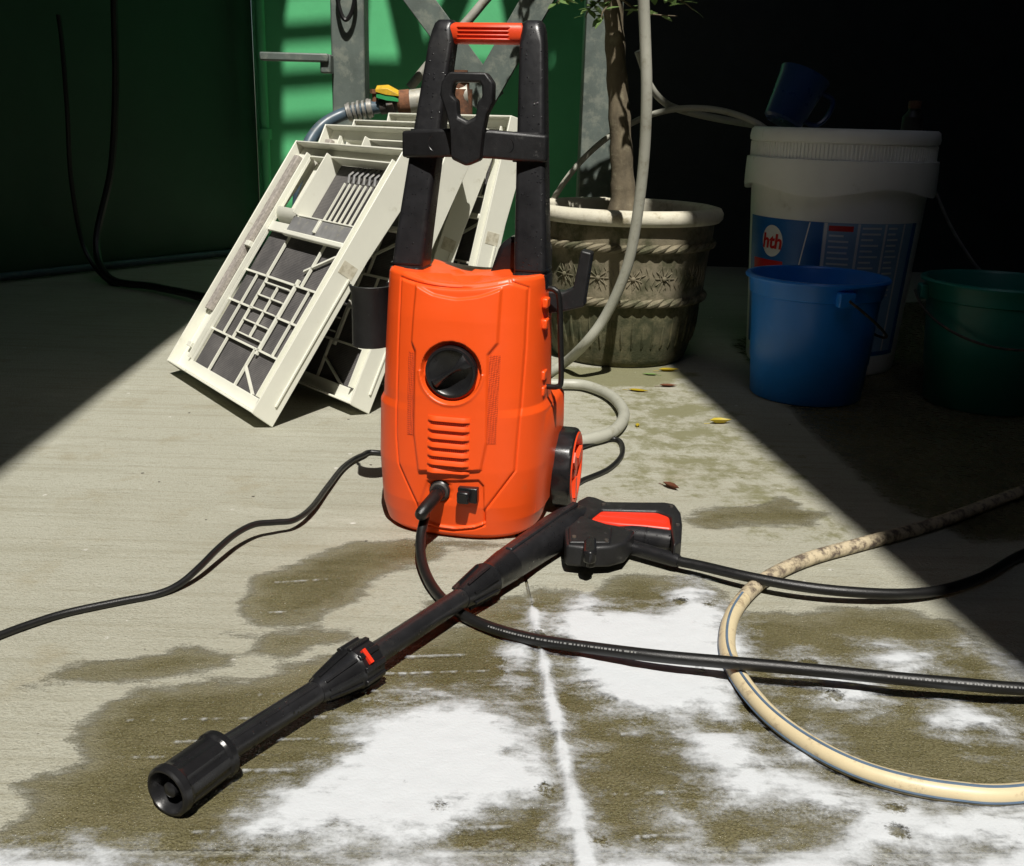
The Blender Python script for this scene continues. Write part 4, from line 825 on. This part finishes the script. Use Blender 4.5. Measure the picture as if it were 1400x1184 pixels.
for p, w, h in zip(lerpP(G6[1], G6[3], (-.02, .05, .35, .65, .85, 1.0)), (.019, .0195, .021, .0235, .0235, .017), (.019, .020, .0215, .0235, .022, .016)):
    rs.append([p + gs_*w*np.sign(math.cos(a))*abs(math.cos(a))**.72 + gu*h*np.sign(math.sin(a))*abs(math.sin(a))**.72 for a in np.linspace(0, 2*math.pi, 32, endpoint=False)])
obj('barrel', barrel.rings(rs), M['blackwet'], gun, smooth=50)
obj('barrel_spine', MB().bar(Vector(G6[1]) + gu*.0195, Vector(G6[1]).lerp(Vector(G6[3]), .92) + gu*.0235, .010, .006, tuple(gu)), M['blackwet'], gun, bevel=.002)
fo = [(0.0712,1.2629),(0.0957,1.3518),(0.1098,1.3712),(0.1215,1.3663),(0.1356,1.3502),(0.1763,1.3515),(0.2173,1.3547),(0.2317,1.3482),(0.2353,1.3163),(0.2313,1.2765),(0.2213,1.2184),(0.2093,1.2036),(0.2139,1.2583),(0.2201,1.3017),(0.2028,1.3201),(0.1265,1.3197),(0.1083,1.2845),(0.1289,1.2672),(0.1428,1.2615),(0.1649,1.2449),(0.1483,1.2039),(0.1288,1.1903),(0.0982,1.1851),(0.072,1.1908)]
obj('gun_frame', MB().prism(fo, .012, .041), M['blackgrain'], gun, bevel=.004, seg=3)
for q in [(0.0825,1.2073,0.0455),(0.1231,1.1985,0.0455),(0.2246,1.335,0.042),(0.2233,1.2667,0.042),(0.1302,1.3351,0.042)]: obj('screw', MB().lathe([(.0, .0004), (.0016, .0004), (.0018, .0012), (.0028, .0012), (.0030, -.001)], 12, q), M['iron'], gun)
trg = [(0.1051,1.2926),(0.1236,1.3316),(0.2017,1.3358),(0.2197,1.3207),(0.216,1.2666),(0.1811,1.2741),(0.1461,1.2783),(0.1272,1.2838)]
obj('trigger', MB().prism(trg, .018, .037), M['red'], gun, bevel=.004, seg=3)
obj('trigger_ridge', MB().tube([(0.1223,1.3054,0.037),(0.1517,1.3036,0.0372),(0.212,1.2889,0.0372)], [.001, .002, .0015], 8), M['red'], gun)
GC = [(0.1426,1.2831,0.02),(0.1648,1.278,0.02),(0.2159,1.2619,0.02),(0.2268,1.2578,0.02)]
obj('grip', along(GC, (.0125, .0150, .0150, .0135), 24), M['blackwet'], gun)
obj('grip_band', along(lerpP(GC[1], GC[2], (.35, .36, .39, .40)), (.0148, .0154, .0154, .0148), 24), M['black'], gun)
HS = [(0.1209,1.272,0.016),(0.1302,1.2669,0.016),(0.1661,1.2429,0.016),(0.2135,1.21,0.016),(0.2181,1.2059,0.016)]
obj('hose_ferrule', along(HS, (.0098, .0108, .0102, .0095, .0078), 20), M['black'], gun)
lk = [(0.0943,1.1952),(0.1032,1.2099),(0.1107,1.2042),(0.1084,1.1623),(0.1005,1.1545),(0.0917,1.1612)]
obj('lock_tab', MB().prism(lk, .030, .047), M['black'], gun, bevel=.003)
obj('lock_foot', MB().prism([(0.0972,1.2097),(0.1117,1.2061),(0.1094,1.1819),(0.0983,1.1782),(0.0949,1.1928)], .014, .031), M['black'], gun, bevel=.003)
obj('gun_cheek', MB().prism([(0.0771,1.2419),(0.0962,1.2858),(0.1238,1.2536),(0.1349,1.2461),(0.1275,1.1961),(0.0758,1.1925)], .040, .0445), M['blackgrain'], gun, bevel=.003, seg=3)

# ================================================================ HOSES AND CORD ON THE FLOOR
cw, sw_ = math.cos(R(-12)), math.sin(R(-12))
def W2(x, y, z): return (-.062 + x*cw - y*sw_, 1.398 + x*sw_ + y*cw, z)
hp0 = [W2(ix, iy - .012, iz), W2(ix, iy - .032, iz - .001), W2(ix - .008, iy - .062, iz - .012)]
ph = spline(hp0 + [(-0.1117,1.2584,0.048),(-0.1149,1.2315,0.028),(-0.1089,1.1871,0.014),(-0.0901,1.1268,0.008),(-0.0602,1.0708,0.007),(-0.0226,1.0318,0.008),(0.03,0.997,0.012),(0.0914,0.9703,0.018),(0.1576,0.9463,0.024),(0.2303,0.9325,0.0265),(0.3029,0.9242,0.026),(0.3742,0.9155,0.025),(0.4458,0.9101,0.023),(0.5185,0.9079,0.02),(0.6012,0.9227,0.012),(0.6968,0.9562,0.007),(0.8145,1.0412,0.007),(0.9292,1.2005,0.007),(0.9486,1.371,0.007),(0.8626,1.4064,0.007),(0.6975,1.2837,0.007),(0.6082,1.2036,0.008),(0.5378,1.1566,0.01),(0.4799,1.1345,0.013),(0.4108,1.1279,0.017),(0.3509,1.1361,0.019),(0.2937,1.1594,0.019),(0.245,1.1909,0.017)] + [HS[4], HS[3]], 9)
phose = tag(obj('pressure_hose', MB().tube(ph, .0066, 14), M['rubber']), 'long black pressure hose running from the washer dial side to the spray gun', 'hose')
phose['label'] = 'long black pressure hose running from the orange washer to the spray gun'
obj('crimp_sleeve', MB().tube(ph[:30], [.0088]*14 + [.0088 - .0021*k/15 for k in range(16)], 16), M['rubber'], phose)
# faint maker's print: pale dashes along the hose
mb = MB()
for i in range(len(ph)-1):
    p = Vector(ph[i]); q = Vector(ph[i+1])
    if 72 < i < 96 or 126 < i < 150:
        d = (q-p); L = d.length; d.normalize(); s_d = d.cross(Vector((0, 0, 1))).normalized(); o_ = (Vector((0, 0, 1))*.62 + (s_d if s_d.y < 0 else -s_d)*.78).normalized()
        k = 0.0
        while k < L:
            w = random.uniform(.0012, .0028); mb.bar(p + d*k + o_*.0066, p + d*(k+w) + o_*.0066, .0018, .0004, tuple(o_)); k += w + random.uniform(.001, .003)
prn = obj('print_marks', mb, M['greydirt'], phose); prn['kind'] = 'stuff'
gh = spline([(0.5724,0.7951,0.0093),(0.4481,0.7541,0.0093),(0.3849,0.7533,0.0093),(0.3285,0.7722,0.0093),(0.2873,0.8084,0.0093),(0.2553,0.8654,0.0093),(0.2393,0.9394,0.0093),(0.2412,1.0043,0.0093),(0.2648,1.0823,0.0093),(0.3139,1.1645,0.0093),(0.3873,1.2358,0.0093),(0.4839,1.2983,0.0093),(0.6166,1.3825,0.0093),(0.8142,1.5328,0.0093),(1.0473,1.7027,0.0093),(1.4196,1.9139,0.0093)], 10)
k = 84
ghose = tag(obj('garden_hose', MB().tube(gh[:k+1], .0092, 18), M['creamhose']), 'cream garden hose with blue stripes, muddy at its far end, curving across the foam', 'hose')
obj('muddy_length', MB().tube(gh[k:], .0093, 18), M['mudhose'], ghose, label='mud caked stretch of the cream hose')
for a in (1.1, 2.9, 4.6): obj('stripe', MB().tube(gh[:k+1], .0019, 6, True, (a, .0082)), M['bluestripe'], ghose)
cp = spline([W2(.0, .13, .06), W2(.06, .16, .02)] + [(0.0881,1.509,0.005),(0.1187,1.5423,0.005),(0.1605,1.5961,0.005),(0.1893,1.6718,0.005),(0.1948,1.7432,0.005),(0.1792,1.7604,0.006),(0.1399,1.7243,0.008),(0.0953,1.6765,0.006)] + [W2(.03, .20, .005), W2(-.05, .17, .006)] + [(-0.2216,1.6439,0.006),(-0.2501,1.6196,0.008),(-0.2697,1.5614,0.008),(-0.2777,1.4621,0.01),(-0.2836,1.362,0.013),(-0.2962,1.3089,0.016),(-0.3177,1.2893,0.02),(-0.3405,1.2699,0.024),(-0.3568,1.2359,0.024),(-0.3674,1.1921,0.022),(-0.3783,1.147,0.016),(-0.3927,1.1175,0.008),(-0.4124,1.0947,0.005),(-0.451,1.0712,0.005),(-0.4973,1.0409,0.005),(-0.5304,1.0058,0.005),(-0.5731,0.9501,0.005),(-0.6414,0.8881,0.005)], 8)
tag(obj('power_cord', MB().tube(cp, .0043, 12), M['rubber']), 'thin black power cord trailing from behind the washer over dry concrete', 'cord')

# ================================================================ LEAVES ON THE FLOOR
def leaf(px, L, rot, mat, label, curl):
    mb = MB(); vv, ff = LE(L, L*.36); vv = [(x, y, z*0 + curl*(abs(y)/L*1.2 + (x/L-.5)**2*.7)*L + .0015) for x, y, z in vv]; mb.add(vv, ff)
    mb.add([(x, y, z - .0006) for x, y, z in vv], [tuple(reversed(q)) for q in ff])
    mb.tube([(-.25*L, 0, .002), (.02*L, 0, .002)], .0006, 5)
    o = obj('fallen_leaf', mb, M[mat]); o.location = (px[0], px[1], 0); o.rotation_euler = (0, 0, R(rot)); tag(o, label, 'leaf')
leaf([(0.3357,2.3194)][0], .05, 10, 'leafy', 'bright yellow fallen leaf at the foot of the stoneware pot', .5)
leaf([(0.3285,2.2759)][0], .035, 170, 'leaf', 'small green fallen leaf touching a yellow one by the pot', .4)
leaf([(0.2459,2.1346)][0], .045, -15, 'leafy', 'flat yellow fallen leaf in front of the pot beside the grey hose', .3)
leaf([(0.3187,2.1743)][0], .04, 5, 'leafb', 'dry reddish fallen leaf lying a little out from the pot', .5)
leaf([(0.3795,1.893)][0], .045, 12, 'leafy', 'yellow green fallen leaf at the edge of the shade', .9)
leaf([(0.2359,1.8546)][0], .022, 80, 'leafy', 'tiny yellow leaf scrap lying beside the grey hose loop', .5)
leaf([(0.242,1.5354)][0], .034, -50, 'leafb', 'brown curled fallen leaf behind the spray gun', .9)
leaf([(0.0684,1.0282)][0], .026, 25, 'leafb', 'brown leaf scrap lying in foam beside the pressure hose', .6)

# ================================================================ SOAP FOAM
FO = [[(-0.2222,0.6781),(-0.1792,0.7478),(-0.1463,0.814),(-0.1453,0.8499),(-0.0944,0.8952),(-0.0362,0.8942),(0.0004,0.8789),(0.0368,0.8406),(0.0421,0.7839),(0.0334,0.7375),(-0.0155,0.721),(-0.0494,0.6879),(-0.124,0.6787),(-0.1634,0.6737)],
      [(0.0403,1.0099),(0.0464,1.0618),(0.0927,1.1054),(0.1347,1.089),(0.1813,1.0844),(0.2107,1.169),(0.2292,1.1702),(0.2658,1.0748),(0.2542,0.9819),(0.2413,0.9018),(0.2235,0.8437),(0.195,0.8669),(0.1499,0.8461),(0.1062,0.8625),(0.0799,0.8935),(0.0604,0.9486)],
      [(0.1488,0.8646),(0.1918,0.8482),(0.2235,0.8437),(0.2575,0.7917),(0.3,0.7591),(0.3822,0.743),(0.4601,0.7368),(0.4345,0.6846),(0.3616,0.6918),(0.3068,0.6694),(0.2476,0.6621),(0.2805,0.7151),(0.2312,0.7364),(0.1805,0.7295),(0.1749,0.7689),(0.1823,0.8125)],
      [(0.3981,1.0138),(0.4286,1.032),(0.4794,1.0151),(0.4659,0.9705),(0.4258,0.9463),(0.3999,0.9595)], [(0.2864,0.9684),(0.33,0.9861),(0.3846,0.9369),(0.3537,0.8877),(0.3155,0.9056)], [(0.4401,0.9052),(0.4881,0.8815),(0.4845,0.8503),(0.4266,0.8535)], [(0.1267,0.7416),(0.1496,0.7281),(0.1582,0.7054),(0.1408,0.7092)],
      [(0.0297,1.0753),(0.0416,1.076),(0.0474,0.9782),(0.0523,0.8921),(0.0599,0.7741),(0.0687,0.7062),(0.0718,0.6472),(0.0595,0.6467),(0.0535,0.7146),(0.0464,0.795),(0.0407,0.8915),(0.0349,0.9775)],
      [(-0.4046,0.6505),(-0.217,0.6598),(-0.1487,0.6576),(0.0093,0.6607),(0.1121,0.6682),(0.1819,0.6743),(0.2414,0.6818),(0.2869,0.6786),(0.4387,0.6814),(0.4093,0.6224),(-0.375,0.5928)],
      [(0.0066,0.9917),(0.0241,1.0089),(0.0269,0.9618),(0.0115,0.9534)], [(-0.0004,0.9308),(0.0183,0.9247),(0.0073,0.9101)], [(0.0011,0.8269),(0.0384,0.8229),(0.0345,0.7944),(0.0015,0.804)], [(0.2371,0.8818),(0.263,0.8703),(0.3345,0.7866),(0.2743,0.8056)], [(0.5253,1.0376),(0.5649,0.9991),(0.5782,0.9617),(0.5465,0.96),(0.524,0.9968)]]
ROWS = [[(-0.3683,0.8327),(-0.0903,0.8564)], [(-0.2795,0.8816),(-0.0514,0.9056)], [(-0.3421,0.7989),(-0.1133,0.8179)], [(-0.3463,0.7755),(-0.1426,0.7916)], [(-0.1375,0.7609),(0.0535,0.7759)], [(-0.0909,0.7418),(0.0558,0.7543)], [(-0.0998,0.7155),(0.0577,0.728)], [(-0.286,0.6789),(0.0625,0.7023)], [(-0.2228,0.9526),(-0.0246,0.9774)], [(-0.1942,0.9233),(0.0375,0.9489)], [(-0.0592,0.8159),(0.0487,0.8269)], [(0.0851,0.6874),(0.1932,0.7015)], [(-0.037,0.9119),(0.0444,0.9218)], [(-0.2828,0.7584),(-0.1706,0.7677)], [(-0.2868,1.0562),(-0.1892,1.0731)], [(-0.2889,1.1369),(-0.1764,1.1609)], [(0.0762,0.8305),(0.1875,0.8431)], [(0.0833,0.7426),(0.1721,0.7525)]]
def foam():
    xs = np.arange(-.56, .66, .0045); yy = np.arange(.60, 1.20, .0045); X, Y = np.meshgrid(xs, yy)
    s = np.max([sdf(p, X, Y) for p in FO], 0)
    s2 = np.clip(s*1.0, -.06, .06) + .050*wnoise(X, Y, 16, 11, 3) + .022*wnoise(X*.6, Y*1.6, 60, 12, 2) + .009
    a = s2
    jd = np.abs(X - XJ(Y)); inj = jd < .014; a = np.where(inj, np.maximum(a, .050 - jd*5.2 + .055*wnoise(X, Y, 26, 4) - np.clip(Y - 1.07, 0, 1)*.8), a)
    Z = .0026 + np.clip(a, 0, .03)*.10 + .0012*wnoise(X, Y, 90, 13)*np.clip(a*50, 0, 1)
    ny, nx = X.shape; idx = np.arange(ny*nx).reshape(ny, nx); keep = a > -.055
    q = np.stack([idx[:-1, :-1], idx[:-1, 1:], idx[1:, 1:], idx[1:, :-1]], -1).reshape(-1, 4); q = q[keep.ravel()[q].any(1)]
    us = np.unique(q); rm = -np.ones(ny*nx, int); rm[us] = np.arange(len(us)); mb = MB()
    mb.v = [tuple(p) for p in np.stack([X, Y, Z], -1).reshape(-1, 3)[us]]; mb.f = [tuple(int(k) for k in p) for p in rm[q]]
    av = list(a.ravel()[us])
    for r, ((x0, y0), (x1, y1)) in enumerate(ROWS):                 # froth caught in the broom grooves: thin broken ribbons
        t = np.linspace(0, 1, max(20, int(abs(x1 - x0)/.003))); xr = x0 + (x1 - x0)*t; yr = y0 + (y1 - y0)*t + .0015*wnoise(xr, xr*0, 30, 40 + r)
        am = .010 + .06*wnoise(xr, xr*0 + r, 26, 60 + r, 3) + .08*wnoise(xr, xr*0, 170, 90 + r, 2) - .05*(np.abs(t - .5)*2)**4; b0 = len(mb.v)
        for k, (dy, dv) in enumerate(((-.0042, -.045), (-.001, -.010), (.0012, -.010), (.0042, -.045))):
            mb.v += [(float(p), float(q) + dy, .0042 - abs(dy)*.25) for p, q in zip(xr, yr)]; av += list(np.minimum(am, .018) + dv)
        n_ = len(t); mb.f += [(b0 + k*n_ + i, b0 + k*n_ + i + 1, b0 + (k+1)*n_ + i + 1, b0 + (k+1)*n_ + i) for k in range(3) for i in range(n_ - 1)]
    o = obj('soap_foam', mb, M['foam'], smooth=180); at = o.data.attributes.new('foam', 'FLOAT', 'POINT'); at.data.foreach_set('value', np.array(av, np.float32))
    return tag(o, 'white soap foam spread in streaks over the wet concrete', 'foam', kind='stuff')
foam()
